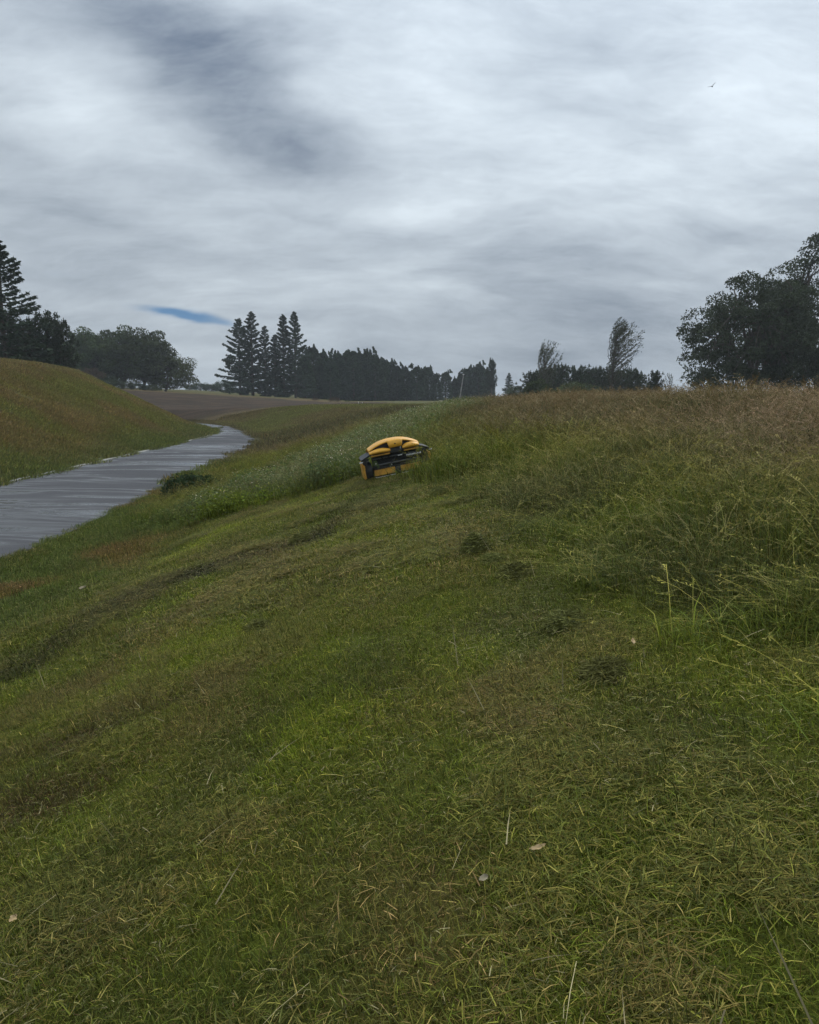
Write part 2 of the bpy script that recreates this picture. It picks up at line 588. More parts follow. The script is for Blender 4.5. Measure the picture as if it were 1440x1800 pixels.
# ------------------------------------------------------------------ the ground, one sheet to the horizon
gx = np.concatenate([-np.geomspace(1500, 60, 26)[:-1], np.linspace(-60, -20, 66)[:-1], np.linspace(-20, -5, 76)[:-1],
                     np.linspace(-5, 5, 101)[:-1], np.linspace(5, 20, 60)[:-1], np.linspace(20, 60, 40)[:-1], np.geomspace(60, 1500, 24)])
gy = np.concatenate([np.linspace(-60, -6, 20)[:-1], np.linspace(-6, 12, 170)[:-1], np.linspace(12, 40, 130)[:-1],
                     np.linspace(40, 130, 150)[:-1], np.linspace(130, 260, 90)[:-1], np.geomspace(260, 1800, 22)])
GX, GY = np.meshgrid(gx, gy)
GZ = height(GX, GY)
on_path = (GX < path_r(GY) - 0.05) & (GX > path_l(GY) + 0.05) & (GY < 165)
GZ = np.where(on_path, GZ - 0.05, GZ)
nx, ny = len(gx), len(gy)
idx = np.arange(nx * ny).reshape(ny, nx)
quads = np.stack([idx[:-1, :-1], idx[:-1, 1:], idx[1:, 1:], idx[1:, :-1]], -1).reshape(-1, 4)
gcol = tint(GX.ravel(), GY.ravel()) * .62
gcol = np.where((field_mask(GX.ravel(), GY.ravel()) > .5)[:, None], gcol * 1.5, gcol)
gme = raw_mesh('ground', np.stack([GX.ravel(), GY.ravel(), GZ.ravel()], 1), quads, [M_GROUND], gcol, True)
tag(link('ground', gme), 'grassy embankment, valley floor and far field', None, None, 'structure')

# the path, a slightly cambered strip with a thin pale edging on the hill side
py_ = np.arange(-40, 172, 0.6)
rows = []
for t in np.linspace(0, 1, 9):
    xl, xr = path_l(py_), path_r(py_)
    wobl = (fbm(py_ * .9, py_ * 0, 5) - .5) * .25
    xx = (xl + .02) * (1 - t) + (xr + wobl * .4) * t
    rows.append(np.stack([xx, py_, np.full_like(py_, 0) + height(np.clip(xx, xl + .1, xr - .1), py_, False) * 0 + PATH_Z * (1 - sstep(118, 188, py_)) + 0.0
                          + sstep(118, 188, py_) * (np.minimum(np.where(xx < -17, .75 - .058 * (xx + 17), .75), 5)) + .012 + .05 * (1 - (2 * t - 1) ** 2)], 1))
PV = np.stack(rows, 1)
n_, k_ = PV.shape[:2]
pid = np.arange(n_ * k_).reshape(n_, k_)
pq = np.stack([pid[:-1, :-1], pid[:-1, 1:], pid[1:, 1:], pid[1:, :-1]], -1).reshape(-1, 4)
tag(link('path', raw_mesh('path', PV.reshape(-1, 3), pq, [M_PATH], None, True)), 'wet grey asphalt path curving left round the hill', None, None, 'structure')
ev, ef = [], []
for i, y in enumerate(py_[:230]):
    x0 = float(path_l(y))
    zt = PATH_Z + .06 + .01 * math.sin(y * 1.7)
    ev += [(x0 - .05, y, zt - .2), (x0 - .05, y, zt), (x0 + .02, y, zt), (x0 + .02, y, zt - .2)]
    if i:
        a, b = 4 * (i - 1), 4 * i
        ef += [(a + j, a + j + 1, b + j + 1, b + j) for j in range(3)]
tag(link('path_edging', raw_mesh('path_edging', ev, ef, [M_EDGE])), 'thin pale edging strip along the hill side of the path', None, None, 'structure')


# ================================================================== grass
def blades(n, rad, lmin, lmax, wid, lean, curl, cols, cp, seg_up=0.5, disc=True, zoff=0.0, flat=0.0, rng=RNG, clump=0.0):
    """n grass blades in a patch; lean/curl in radians; returns V,F,C"""
    r = rad * np.sqrt(rng.random(n)) if disc else rad * rng.random(n)
    a = rng.random(n) * 6.283
    bx, by = r * np.cos(a), r * np.sin(a)
    L = lmin + (lmax - lmin) * rng.random(n) ** 1.3
    if clump:
        L = L * (.1 + 1.8 * fbm(bx * clump + rng.random() * 99, by * clump + 7, 3, 2))
    az = rng.random(n) * 6.283
    th = np.abs(rng.normal(0, 1, n)) * lean
    if flat:
        fl = rng.random(n) < flat
        th = np.where(fl, 1.35 + .2 * rng.random(n), th)
    th = np.minimum(th, 1.52)
    th2 = np.minimum(th + curl * (.4 + rng.random(n)), 1.9)
    dx, dy = np.cos(az), np.sin(az)
    w = wid * (.6 + .8 * rng.random(n))
    tw = az + 1.57 + rng.normal(0, .5, n)
    wx, wy = np.cos(tw) * w / 2, np.sin(tw) * w / 2
    base = np.stack([bx, by, np.full(n, -.01) + zoff * (rng.random(n) if zoff else 1)], 1)
    mid = base + (L * seg_up)[:, None] * np.stack([np.sin(th) * dx, np.sin(th) * dy, np.cos(th)], 1)
    tip = mid + (L * (1 - seg_up))[:, None] * np.stack([np.sin(th2) * dx, np.sin(th2) * dy, np.cos(th2)], 1)
    W = np.stack([wx, wy, np.zeros(n)], 1)
    V = np.stack([base - W, base + W, mid - W * .85, mid + W * .85, tip], 1).reshape(-1, 3)
    o = (np.arange(n) * 5)[:, None]
    F = np.stack([o + [0, 1, 2], o + [1, 3, 2], o + [2, 3, 4]], 1).reshape(-1, 3)
    ci = rng.choice(len(cols), n, p=np.array(cp) / sum(cp))
    C = np.array(cols)[ci] * (.42 + 1.15 * rng.random((n, 1)) ** 1.5)
    C = np.repeat(C, 5, 0)
    return V, F, C


def join(*parts):
    V, F, C, o = [], [], [], 0
    for v, f_, c in parts:
        V.append(v)
        F.append(f_ + o)
        C.append(c)
        o += len(v)
    return np.concatenate(V), np.concatenate(F), np.concatenate(C)


def leaf_bits(n, rad, zmin, zmax, size, cols, cp, rng=RNG, squash=1.0):
    """small pointed leaves (two triangles) hung through a low dome"""
    r = rad * np.sqrt(rng.random(n))
    a = rng.random(n) * 6.283
    z = zmin + (zmax - zmin) * rng.random(n) * np.sqrt(np.clip(1 - (r / rad) ** 2 * .8, 0, 1))
    c = np.stack([r * np.cos(a), r * np.sin(a), z], 1)
    d = rng.normal(0, 1, (n, 3))
    d[:, 2] = d[:, 2] * .5 + .2
    d /= np.linalg.norm(d, axis=1, keepdims=True)
    e = np.cross(d, rng.normal(0, 1, (n, 3)))
    e /= np.linalg.norm(e, axis=1, keepdims=True) + 1e-9
    s = (size * (.6 + .8 * rng.random(n)))[:, None]
    V = np.stack([c - d * s, c + e * s * .45, c + d * s, c - e * s * .45], 1).reshape(-1, 3)
    o = (np.arange(n) * 4)[:, None]
    F = np.stack([o + [0, 1, 2], o + [0, 2, 3]], 1).reshape(-1, 3)
    C = np.array(cols)[rng.choice(len(cols), n, p=np.array(cp) / sum(cp))] * (.7 + .6 * rng.random((n, 1)))
    return V, F, np.repeat(C, 4, 0)


def seed_stalks(n, rad, lmin, lmax, wid, cols, head=.1, rng=RNG, lean=.35):
    """arching stalks that end in a feathery seed head"""
    Vs, Fs, Cs, o = [], [], [], 0
    for _ in range(n):
        r, a = rad * math.sqrt(rng.random()), rng.random() * 6.283
        L = lmin + (lmax - lmin) * rng.random()
        az = rng.normal(.25, .9)
        p = np.array([r * math.cos(a), r * math.sin(a), 0.])
        th = abs(rng.normal(0, lean))
        pts = [p]
        for s in range(4):
            p = p + L / 4 * np.array([math.sin(th) * math.cos(az), math.sin(th) * math.sin(az), math.cos(th)])
            pts.append(p)
            th += .18 + .3 * rng.random()
        c = np.array(cols[rng.integers(len(cols))]) * (.8 + .4 * rng.random())
        side = np.array([-math.sin(az), math.cos(az), 0]) * wid / 2
        if rng.random() < .5:
            side = side[[1, 0, 2]]
        for i in range(4):
            hw = 1.5 if i == 3 else 1.0
            a_, b_ = pts[i], pts[i + 1]
            q = np.array([a_ - side, a_ + side, b_ + side * hw * .8, b_ - side * hw * .8])
            Vs.append(q)
            Fs.append(np.array([[0, 1, 2], [0, 2, 3]]) + o)
            Cs.append(np.repeat([c], 4, 0))
            o += 4
        tipd = pts[4] - pts[3]
        for h in range(6):
            b_ = pts[3] + tipd * (.3 + .12 * h)
            k = rng.normal(0, 1, 3) * head * .25
            Vs.append(np.array([b_, b_ + tipd * .12 + k, b_ + tipd * .16 + k * .7]))
            Fs.append(np.array([[0, 1, 2]]) + o)
            Cs.append(np.repeat([c * 1.05], 3, 0))
            o += 3
    return np.concatenate(Vs), np.concatenate(Fs), np.concatenate(Cs)


G1, G2, G3 = (1.0, 1.0, 1.0), (1.2, 1.22, .95), (.72, .82, .9)
ST1, ST2, BR = (2.6, 1.9, 2.8), (1.9, 1.55, 1.9), (1.15, .86, .95)


def patch_collection(name, builders, mat):
    c = bpy.data.collections.new(name)
    for i, (V, F, C) in enumerate(builders):
        o = bpy.data.objects.new('%s_%02d' % (name, i), raw_mesh(name, V, F, [mat], C))
        c.objects.link(o)
    return c, len(builders)


def scatter_group(coll):
    g = bpy.data.node_groups.new('scatter_' + coll.name, 'GeometryNodeTree')
    g.interface.new_socket('Geometry', in_out='INPUT', socket_type='NodeSocketGeometry')
    g.interface.new_socket('Geometry', in_out='OUTPUT', socket_type='NodeSocketGeometry')
    nd = g.nodes
    gi, go = nd.new('NodeGroupInput'), nd.new('NodeGroupOutput')
    ci = nd.new('GeometryNodeCollectionInfo')
    ci.inputs[0].default_value = coll
    ci.inputs['Separate Children'].default_value = True
    ci.inputs['Reset Children'].default_value = True
    ip = nd.new('GeometryNodeInstanceOnPoints')
    ip.inputs['Pick Instance'].default_value = True

    def attr(nm, ty):
        a = nd.new('GeometryNodeInputNamedAttribute')
        a.data_type = ty
        a.inputs['Name'].default_value = nm
        return next(s for s in a.outputs if s.enabled and s.name == 'Attribute')
    er = nd.new('FunctionNodeEulerToRotation')
    g.links.new(attr('rot', 'FLOAT_VECTOR'), er.inputs[0])
    g.links.new(er.outputs[0], ip.inputs['Rotation'])
    g.links.new(attr('scl', 'FLOAT_VECTOR'), ip.inputs['Scale'])
    g.links.new(attr('pick', 'INT'), ip.inputs['Instance Index'])
    g.links.new(gi.outputs[0], ip.inputs['Points'])
    g.links.new(ci.outputs[0], ip.inputs['Instance'])
    g.links.new(ip.outputs[0], go.inputs[0])
    return g


def scatter(name, label, cat, coll, nvar, x, y, scl, col, upright=0.0, sink=0.0, spin=None, zs=None):
    n = len(x)
    z = height(x, y) - sink
    me = bpy.data.meshes.new(name)
    me.vertices.add(n)
    me.vertices.foreach_set('co', np.stack([x, y, z], 1).astype(np.float32).ravel())
    nm = normal(x, y)
    nm = nm * (1 - upright) + np.array([0, 0, 1.0]) * upright
    nm /= np.linalg.norm(nm, axis=1, keepdims=True)
    sp = RNG.random(n) * 6.283 if spin is None else spin
    cx = np.stack([np.cos(sp), np.sin(sp), np.zeros(n)], 1)
    bx = cx - nm * (cx * nm).sum(1, keepdims=True)
    bx /= np.linalg.norm(bx, axis=1, keepdims=True)
    by = np.cross(nm, bx)
    ry = -np.arcsin(np.clip(bx[:, 2], -1, 1))
    rx = np.arctan2(by[:, 2], nm[:, 2])
    rz = np.arctan2(bx[:, 1], bx[:, 0])
    a = me.attributes.new('rot', 'FLOAT_VECTOR', 'POINT')
    a.data.foreach_set('vector', np.stack([rx, ry, rz], 1).astype(np.float32).ravel())
    s3 = np.stack([scl, scl, scl * (1 if zs is None else zs)], 1)
    a = me.attributes.new('scl', 'FLOAT_VECTOR', 'POINT')
    a.data.foreach_set('vector', s3.astype(np.float32).ravel())
    a = me.attributes.new('pick', 'INT', 'POINT')
    a.data.foreach_set('value', RNG.integers(0, nvar, n).astype(np.int32))
    a = me.attributes.new('tint', 'FLOAT_COLOR', 'POINT')
    c4 = np.ones((n, 4), np.float32)
    c4[:, :3] = col
    a.data.foreach_set('color', c4.ravel())
    o = link(name, me)
    md = o.modifiers.new('scatter', 'NODES')
    md.node_group = scatter_group(coll)
    tag(o, label, cat, None, 'stuff')
    return o


def field_points(y0, y1, dens, left=.62, right=.62, pad=2.6):
    area = lambda y: (left + right) * y + 2 * pad
    n = int(dens * (area(y0) + area(y1)) / 2 * (y1 - y0))
    ys = np.linspace(y0, y1, 400)
    cdf = np.cumsum(area(ys))
    cdf = cdf / cdf[-1]
    y = np.interp(RNG.random(n), cdf, ys)
    x = -left * y - pad + RNG.random(n) * area(y)
    return x, y


def mown_zone(x, y):
    """probability that short grass grows here"""
    u = x - path_r(y)
    p = (u > .05) & (tall_mask(x, y) < .6)
    return p


# --- short mown grass, three sizes of patch for three ranges of distance
GRASS_C = [G1, G2, G3, ST2, ST1, BR]
near_p = [join(blades(760, .32, .02, .075, .0028, .75, 1.0, GRASS_C, [9, 7, 5, 1.5, .5, 1.6], clump=13),
               blades(55, .32, .03, .10, .003, 1.3, .3, [ST1, ST2, BR, G2], [2, 3, 3, 2], zoff=.045, flat=1.0)) for _ in range(9)]
cn, vn = patch_collection('mown_near', near_p, M_BLADE)
x, y = field_points(.5, 7.5, 27)
k = mown_zone(x, y)
x, y = x[k], y[k]
t = tint(x, y) * (.8 + .4 * RNG.random((len(x), 1)))
hs = .7 + .9 * fbm(x * 2.2, y * 2.2, 200) ** 1.5
scatter('mown_grass', 'short mown grass mixed with straw in the foreground', 'grass', cn, vn, x, y, .85 + .4 * RNG.random(len(x)), t, zs=hs)

mid_p = [join(blades(400, .36, .025, .085, .0062, .9, 1.0, GRASS_C, [9, 7, 5, 1.8, .6, 1.6], clump=10),
              blades(30, .36, .05, .14, .006, 1.3, .3, [ST1, ST2, BR, G2], [2, 3, 3, 2], zoff=.05, flat=1.0)) for _ in range(6)]
cm, vm = patch_collection('mown_mid', mid_p, M_BLADE)
x, y = field_points(7.0, 34, 20)
k = mown_zone(x, y) & (x < 9)
x, y = x[k], y[k]
t = tint(x, y) * (.8 + .4 * RNG.random((len(x), 1)))
scatter('mown_grass', 'short mown grass on the bank behind the mower', 'grass', cm, vm, x, y, .85 + .4 * RNG.random(len(x)), t,
        zs=(.7 + .9 * fbm(x * 1.6, y * 1.6, 201) ** 1.5) * np.where(x - path_r(y) < 3.5, 1.6, 1))

far_p = [blades(420, 1.1, .10, .24, .024, .6, .6, [G1, G2, G3, ST2, BR], [8, 6, 5, 1.5, 3]) for _ in range(5)]
cf, vf = patch_collection('rough_far', far_p, M_BLADE)
x, y = field_points(24, 128, 1.9, .66, .30, 3)
u, w = x - path_r(y), path_l(y) - x
k = (w > .3) | ((u > .5) & (y > 60) & (tall_mask(x, y) < .6) & (field_mask(x, y) < .3)) | ((u > .6) & (u < 3) & (y > 33))
x, y = x[k], y[k]
t = tint(x, y) * (.8 + .4 * RNG.random((len(x), 1)))
scatter('rough_grass', 'rough yellowing grass on the hill across the path', 'grass', cf, vf, x, y, .85 + .4 * RNG.random(len(x)), t, zs=.7 + .7 * fbm(x * .5, y * .5, 202))

# --- standing seed grass on the upper bank
tall_near = [join(blades(190, .30, .20, .62, .0045, .45, .95, [G1, G2, G3, ST2, BR], [9, 6, 5, 1.2, 1.6], .55),
                  blades(60, .30, .10, .3, .005, .7, .8, [G1, G3, BR, ST2], [5, 4, 3, 1]),
                  seed_stalks(16, .30, .5, .9, .0028, [ST1, ST2, BR], .05)) for _ in range(8)]
ct, vt = patch_collection('tall_near', tall_near, M_BLADE)
x, y = field_points(2.0, 15, 14, .1, .66, 2.0)
k = tall_mask(x, y) > RNG.random(len(x)) * .8 + .1
x, y = x[k], y[k]
edge = np.clip((x - mow_edge(y)) / 1.2, 0, 1)
t = tint(x, y) * (.75 + .5 * RNG.random((len(x), 1)))
scatter('tall_grass', 'tall uncut seeding grass along the upper bank', 'grass', ct, vt, x, y, .8 + .4 * RNG.random(len(x)), t, .6, .02,
        zs=(.38 + .5 * edge) * (.65 + .6 * fbm(x * .9, y * .9, 210)))

tall_mid = [join(blades(190, .5, .22, .6, .010, .32, .7, [G1, G2, G3, ST2, BR], [8, 5, 5, 1.3, 2.2], .55),
                 seed_stalks(14, .5, .5, .85, .006, [ST2, BR, BR], .09)) for _ in range(6)]
cq, vq = patch_collection('tall_mid', tall_mid, M_BLADE)
x, y = field_points(14, 48, 6.5, .40, .66, 2)
k = tall_mask(x, y) > RNG.random(len(x)) * .8 + .1
x, y = x[k], y[k]
t = tint(x, y) * (.75 + .5 * RNG.random((len(x), 1)))
scatter('tall_grass', 'tall uncut seeding grass around and beyond the mower', 'grass', cq, vq, x, y, .8 + .4 * RNG.random(len(x)), t, .6, .03,
        zs=.6 + .6 * fbm(x * .6, y * .5, 211))

tall_far = [blades(200, 1.1, .25, .65, .034, .35, .6, [G1, G2, G3, ST2, BR], [7, 5, 5, 1.5, 3], .55) for _ in range(4)]
cr, vr = patch_collection('tall_far', tall_far, M_BLADE)
x, y = field_points(44, 112, 1.5, .30, .62, 2)
k = (tall_mask(x, y) > .4) & (x - path_r(y) < 40)
x, y = x[k], y[k]
t = tint(x, y) * (.75 + .5 * RNG.random((len(x), 1)))
scatter('tall_grass', 'tall brownish grass along the far crest of the bank', 'grass', cr, vr, x, y, .8 + .4 * RNG.random(len(x)), t, .6, .03,
        zs=.6 + .6 * fbm(x * .3, y * .3, 212))

# --- leafy weeds with small white flower heads
WH = (9.0, 6.2, 14.0)
weeds = [join(leaf_bits(330, .5, .02, .62, .036, [G1, G2, G3, (1.1, 1.25, 1.5)], [5, 4, 4, 3]),
              blades(110, .5, .25, .66, .010, .4, .5, [G1, G2, G3, BR, ST2], [5, 4, 4, 1, 1]),
              leaf_bits(12, .45, .45, .68, .017, [(5, 3.6, 8), (3, 2.5, 4)], [1, 1])) for _ in range(6)]
cw, vw = patch_collection('weeds', weeds, M_BLADE)
x, y = field_points(19, 80, 3.2, .35, .2, 2)
k = weed_mask(x, y) > RNG.random(len(x)) * .9 + .05
x, y = x[k], y[k]
t = tint(x, y) * (.75 + .5 * RNG.random((len(x), 1)))
scatter('flowering_weeds', 'pale green leafy weeds with white flecks behind the mower', 'weeds', cw, vw, x, y, .8 + .5 * RNG.random(len(x)), t, .6, .03,
        zs=.6 + .6 * fbm(x * .6, y * .5, 213))

# --- cut grass lying in loose mats, in rows along the mowing direction
clip = [join(blades(190, .16, .035, .11, .0026, 1.3, .35, [(1.05, 1.0, .95), (.75, .8, .9), (1.5, 1.25, 1.4), ST2, BR], [5, 5, 3, 1.6, 3], zoff=.035, flat=1.0),
             blades(30, .12, .05, .13, .003, 1.0, .6, [(1.05, 1.0, .95), (.75, .8, .9), ST2], [4, 4, 2], zoff=.045)) for _ in range(7)]
cc, vc_ = patch_collection('clippings', clip, M_CLIP)
x, y = field_points(.6, 9, 42)
nz = fbm(x * 2.0, y * .8, 220) + .25 * (fbm(x * 5, y * 4, 221) - .5)
k = mown_zone(x, y) & (nz > .56 + .05 * RNG.random(len(x)))
x, y = x[k], y[k]
t = lerp(np.broadcast_to(OLIVE * .95, (len(x), 3)), BROWN, sstep(.4, .7, fbm(x * 1.5, y * 1.5, 223))) * .6 + tint(x, y) * .4
scatter('grass_clippings', 'cut grass lying in loose mats over the mown bank', 'clippings', cc, vc_, x, y, .8 + .5 * RNG.random(len(x)), t, 0, -.018)
clip2 = [join(blades(190, .32, .08, .2, .0075, 1.3, .35, [(1.05, 1.0, .95), (.75, .8, .9), ST2, BR], [5, 5, 2, 3], zoff=.06, flat=1.0)) for _ in range(5)]
cc2, vc2 = patch_collection('clippings_mid', clip2, M_CLIP)
x, y = field_points(8, 24, 12)
nz = fbm(x * 1.6, y * .7, 224) + .3 * (fbm(x * 4, y * 3, 225) - .5)
k = mown_zone(x, y) & (nz > .54 + .05 * RNG.random(len(x))) & (x - path_r(y) > 3)
x, y = x[k], y[k]
t = lerp(np.broadcast_to(OLIVE * .85, (len(x), 3)), BROWN, sstep(.4, .7, fbm(x * 1.5, y * 1.5, 223))) * .55 + tint(x, y) * .45
scatter('grass_clippings', 'cut grass lying in rows towards the mower', 'clippings', cc2, vc2, x, y, .8 + .5 * RNG.random(len(x)), t, 0, -.02)

# --- short cut ends and straw flecks all over the mown strip
FL = [(.40, .35, .18), (.28, .27, .10), (.20, .22, .06), (.17, .11, .05)]
fleck = [blades(110, .36, .02, .065, .0026, 1.25, .3, FL, [4, 4, 3, 2], zoff=.05, flat=1.0) for _ in range(6)]
cfl, vfl = patch_collection('flecks', fleck, M_CLIP)
x, y = field_points(.6, 8.5, 5.5)
k = mown_zone(x, y)
x, y = x[k], y[k]
t = np.ones((len(x), 3)) * (.55 + .6 * fbm(x * 1.4, y * .6, 230))[:, None]
scatter('straw_flecks', 'short straw-coloured cut ends strewn through the near mown grass', 'clippings', cfl, vfl, x, y, .8 + .4 * RNG.random(len(x)), t, 0, -.012)
fleck2 = [blades(120, .6, .04, .11, .0062, 1.25, .3, FL, [4, 4, 3, 2], zoff=.055, flat=1.0) for _ in range(5)]
cfl2, vfl2 = patch_collection('flecks_mid', fleck2, M_CLIP)
x, y = field_points(8, 26, 3.2)
k = mown_zone(x, y) & (x - path_r(y) > 2.5)
x, y = x[k], y[k]
t = np.ones((len(x), 3)) * (.5 + .6 * fbm(x * 1.4, y * .6, 231))[:, None]
scatter('straw_flecks', 'short straw-coloured cut ends strewn over the mown bank towards the mower', 'clippings', cfl2, vfl2, x, y, .8 + .4 * RNG.random(len(x)), t, 0, -.012)

# --- single dry stalks strewn over the mown grass
stk = [blades(1, .001, .07, .22, .0036, 1.25, .12, [(1, 1, 1)], [1], zoff=.05, flat=.75) for _ in range(10)]
cs, vs_n = patch_collection('dry_stalks', stk, M_CLIP)
x, y = field_points(.8, 10, 7)
k = mown_zone(x, y)
x, y = x[k], y[k]
t = np.array([.36, .31, .17]) * (.5 + .7 * RNG.random((len(x), 1)))
scatter('dry_stalks', 'single pale dry stalks strewn over the mown grass', 'stalks', cs, vs_n, x, y, .6 + .8 * RNG.random(len(x)), t, 0, -.03)
#PART2
# ================================================================== trees and shrubs
def tubes(segs, sides=7):
    """segs: list of (points, radii); returns V, F (quads)"""
    V, F, o = [], [], 0
    for pts, rad in segs:
        pts = np.asarray(pts, float)
        for i, (p, r) in enumerate(zip(pts, rad)):
            d = pts[min(i + 1, len(pts) - 1)] - pts[max(i - 1, 0)]
            d = d / (np.linalg.norm(d) + 1e-9)
            a = np.cross(d, [0.31, 0.95, 0.05])
            a = a / (np.linalg.norm(a) + 1e-9)
            b = np.cross(d, a)
            ang = np.arange(sides) * 6.2832 / sides
            V.append(p + r * (np.cos(ang)[:, None] * a + np.sin(ang)[:, None] * b))
            if i:
                q = o + (i - 1) * sides
                j = np.arange(sides)
                F.append(np.stack([q + j, q + (j + 1) % sides, q + sides + (j + 1) % sides, q + sides + j], 1))
        o += len(pts) * sides
    return np.concatenate(V), np.concatenate(F)


def leaves(C, D, L, W, rng, jit=.6):
    """kite-shaped leaf or spray at each centre C, pointing along D with jitter"""
    n = len(C)
    D = D + rng.normal(0, jit, (n, 3))
    D /= np.linalg.norm(D, axis=1, keepdims=True) + 1e-9
    E = np.cross(D, rng.normal(0, 1, (n, 3)))
    E /= np.linalg.norm(E, axis=1, keepdims=True) + 1e-9
    l = (L * (.6 + .8 * rng.random(n)))[:, None]
    w = (W * (.6 + .8 * rng.random(n)))[:, None]
    V = np.stack([C - D * l * .5, C + E * w * .5, C + D * l * .5, C - E * w * .5], 1).reshape(-1, 3)
    o = (np.arange(n) * 4)[:, None]
    F = np.stack([o + [0, 1, 2], o + [0, 2, 3]], 1).reshape(-1, 3)
    col = np.repeat(.7 + .6 * rng.random((n, 1)) * np.ones((1, 3)), 4, 0)
    return V, F, col


def bark(name, c):
    return plain(name, c, .9, var=.35, scale=3.0, bump=.5, spec=.15)


M_BARK = bark('dark_bark', (.085, .070, .055))
M_BARKP = bark('pale_bark', (.22, .19, .16))
M_FIR = leaf_mat('fir_needles', False, (.034, .050, .026), .15)
M_PINE = leaf_mat('pine_needles', False, (.036, .050, .024), .15)
M_BELT = leaf_mat('windbreak_needles', False, (.036, .054, .026), .15)
M_LEAF = leaf_mat('broad_leaves', False, (.050, .068, .024), .25)
M_LEAFL = leaf_mat('light_leaves', False, (.075, .095, .035), .3)
M_GUM = leaf_mat('gum_leaves', False, (.050, .064, .034), .2)
M_POP = leaf_mat('poplar_leaves', False, (.070, .085, .045), .3)
M_RUST = leaf_mat('rusty_leaves', False, (.075, .052, .032), .2)


def fir(h, seed, wide=.20, n=120):
    g = np.random.default_rng(seed)
    segs = [([(0, 0, -.5), (0, 0, h * .5), (g.normal(0, .1), g.normal(0, .1), h)], [h * .018, h * .011, .03])]
    C, D = [], []
    for i in range(n):
        t = .05 + .95 * (i + g.random()) / n
        z = h * t
        az = i * 2.4 + g.normal(0, .3)
        L = h * wide * (1 - t) ** .8 * (.55 + .75 * g.random()) + h * .012
        dro = .45 * (1 - t) - .35 * t + g.normal(0, .08)
        m = int(16 + L * 17)
        s = np.sqrt(g.random(m)) * .95 + .05
        lat = g.normal(0, .12, m) * L * (1.1 - .7 * s)
        r = s * L
        zz_ = z - dro * r + .32 * L * s ** 2 - np.abs(g.normal(0, .045, m)) * L
        C.append(np.stack([r * math.cos(az) - lat * math.sin(az), r * math.sin(az) + lat * math.cos(az), zz_], 1))
        D.append(np.repeat([[math.cos(az), math.sin(az), -.2]], m, 0))
        if L > h * .06:
            ss = np.linspace(0, .85, 4)
            segs.append(([(q * L * math.cos(az), q * L * math.sin(az), z - dro * q * L + .32 * L * q * q) for q in ss], [h * .003, h * .0022, h * .0015, h * .0008]))
    V, F, c = leaves(np.concatenate(C), np.concatenate(D), h * .032, h * .014, g, .5)
    return raw_mesh('fir_trunk', *tubes(segs, 5), [M_BARK]), raw_mesh('fir_crown', V, F, [M_FIR], c)


def pine(h, seed, wide=.26, n=70, low=.02, mat=None, tip=.5):
    g = np.random.default_rng(seed)
    segs = [([(0, 0, -.5), (g.normal(0, .1), 0, h * .5), (0, 0, h * .98)], [h * .022, h * .014, .04])]
    C, D = [], []
    for i in range(n):
        t = low + (.98 - low) * (i + g.random()) / n
        z = h * t * .92
        az = i * 2.4 + g.normal(0, .4)
        L = h * wide * (min(1, .45 + 2.2 * t)) * (1 - t) ** .55 * (.6 + .65 * g.random()) + h * .03
        up = .25 + .75 * t
        k = 3 + int(L * 1.2)
        for j in range(k):
            s = (j + 1) / k
            p = np.array([math.cos(az) * L * s, math.sin(az) * L * s, z + up * L * s * s])
            p += g.normal(0, .10 * L, 3) * [1, 1, .6]
            m = 44
            d = g.normal(0, 1, (m, 3)) + [0, 0, .7]
            d /= np.linalg.norm(d, axis=1, keepdims=True)
            sz = h * .024 * (.8 + .5 * g.random())
            C.append(p + d * sz * g.random((m, 1)) * 1.5 + [0, 0, 1] * g.random((m, 1)) * sz * tip * 2)
            D.append(d + [0, 0, .6])
            if j == k - 1:
                q = g.random((24, 1))
                C.append(p + [0, 0, h * .075] * q * [1, 1, 1] + g.normal(0, h * .006, (24, 3)) * (1.4 - q))
                D.append(np.repeat([[0, 0, 1.2]], 24, 0))
        if L > h * .05:
            segs.append(([(0, 0, z), (math.cos(az) * L * .5, math.sin(az) * L * .5, z + up * L * .25), (math.cos(az) * L, math.sin(az) * L, z + up * L)], [h * .006, h * .004, h * .0015]))
    V, F, c = leaves(np.concatenate(C), np.concatenate(D), h * .028, h * .010, g, .4)
    return raw_mesh('pine_trunk', *tubes(segs, 5), [M_BARK]), raw_mesh('pine_crown', V, F, [mat or M_PINE], c)


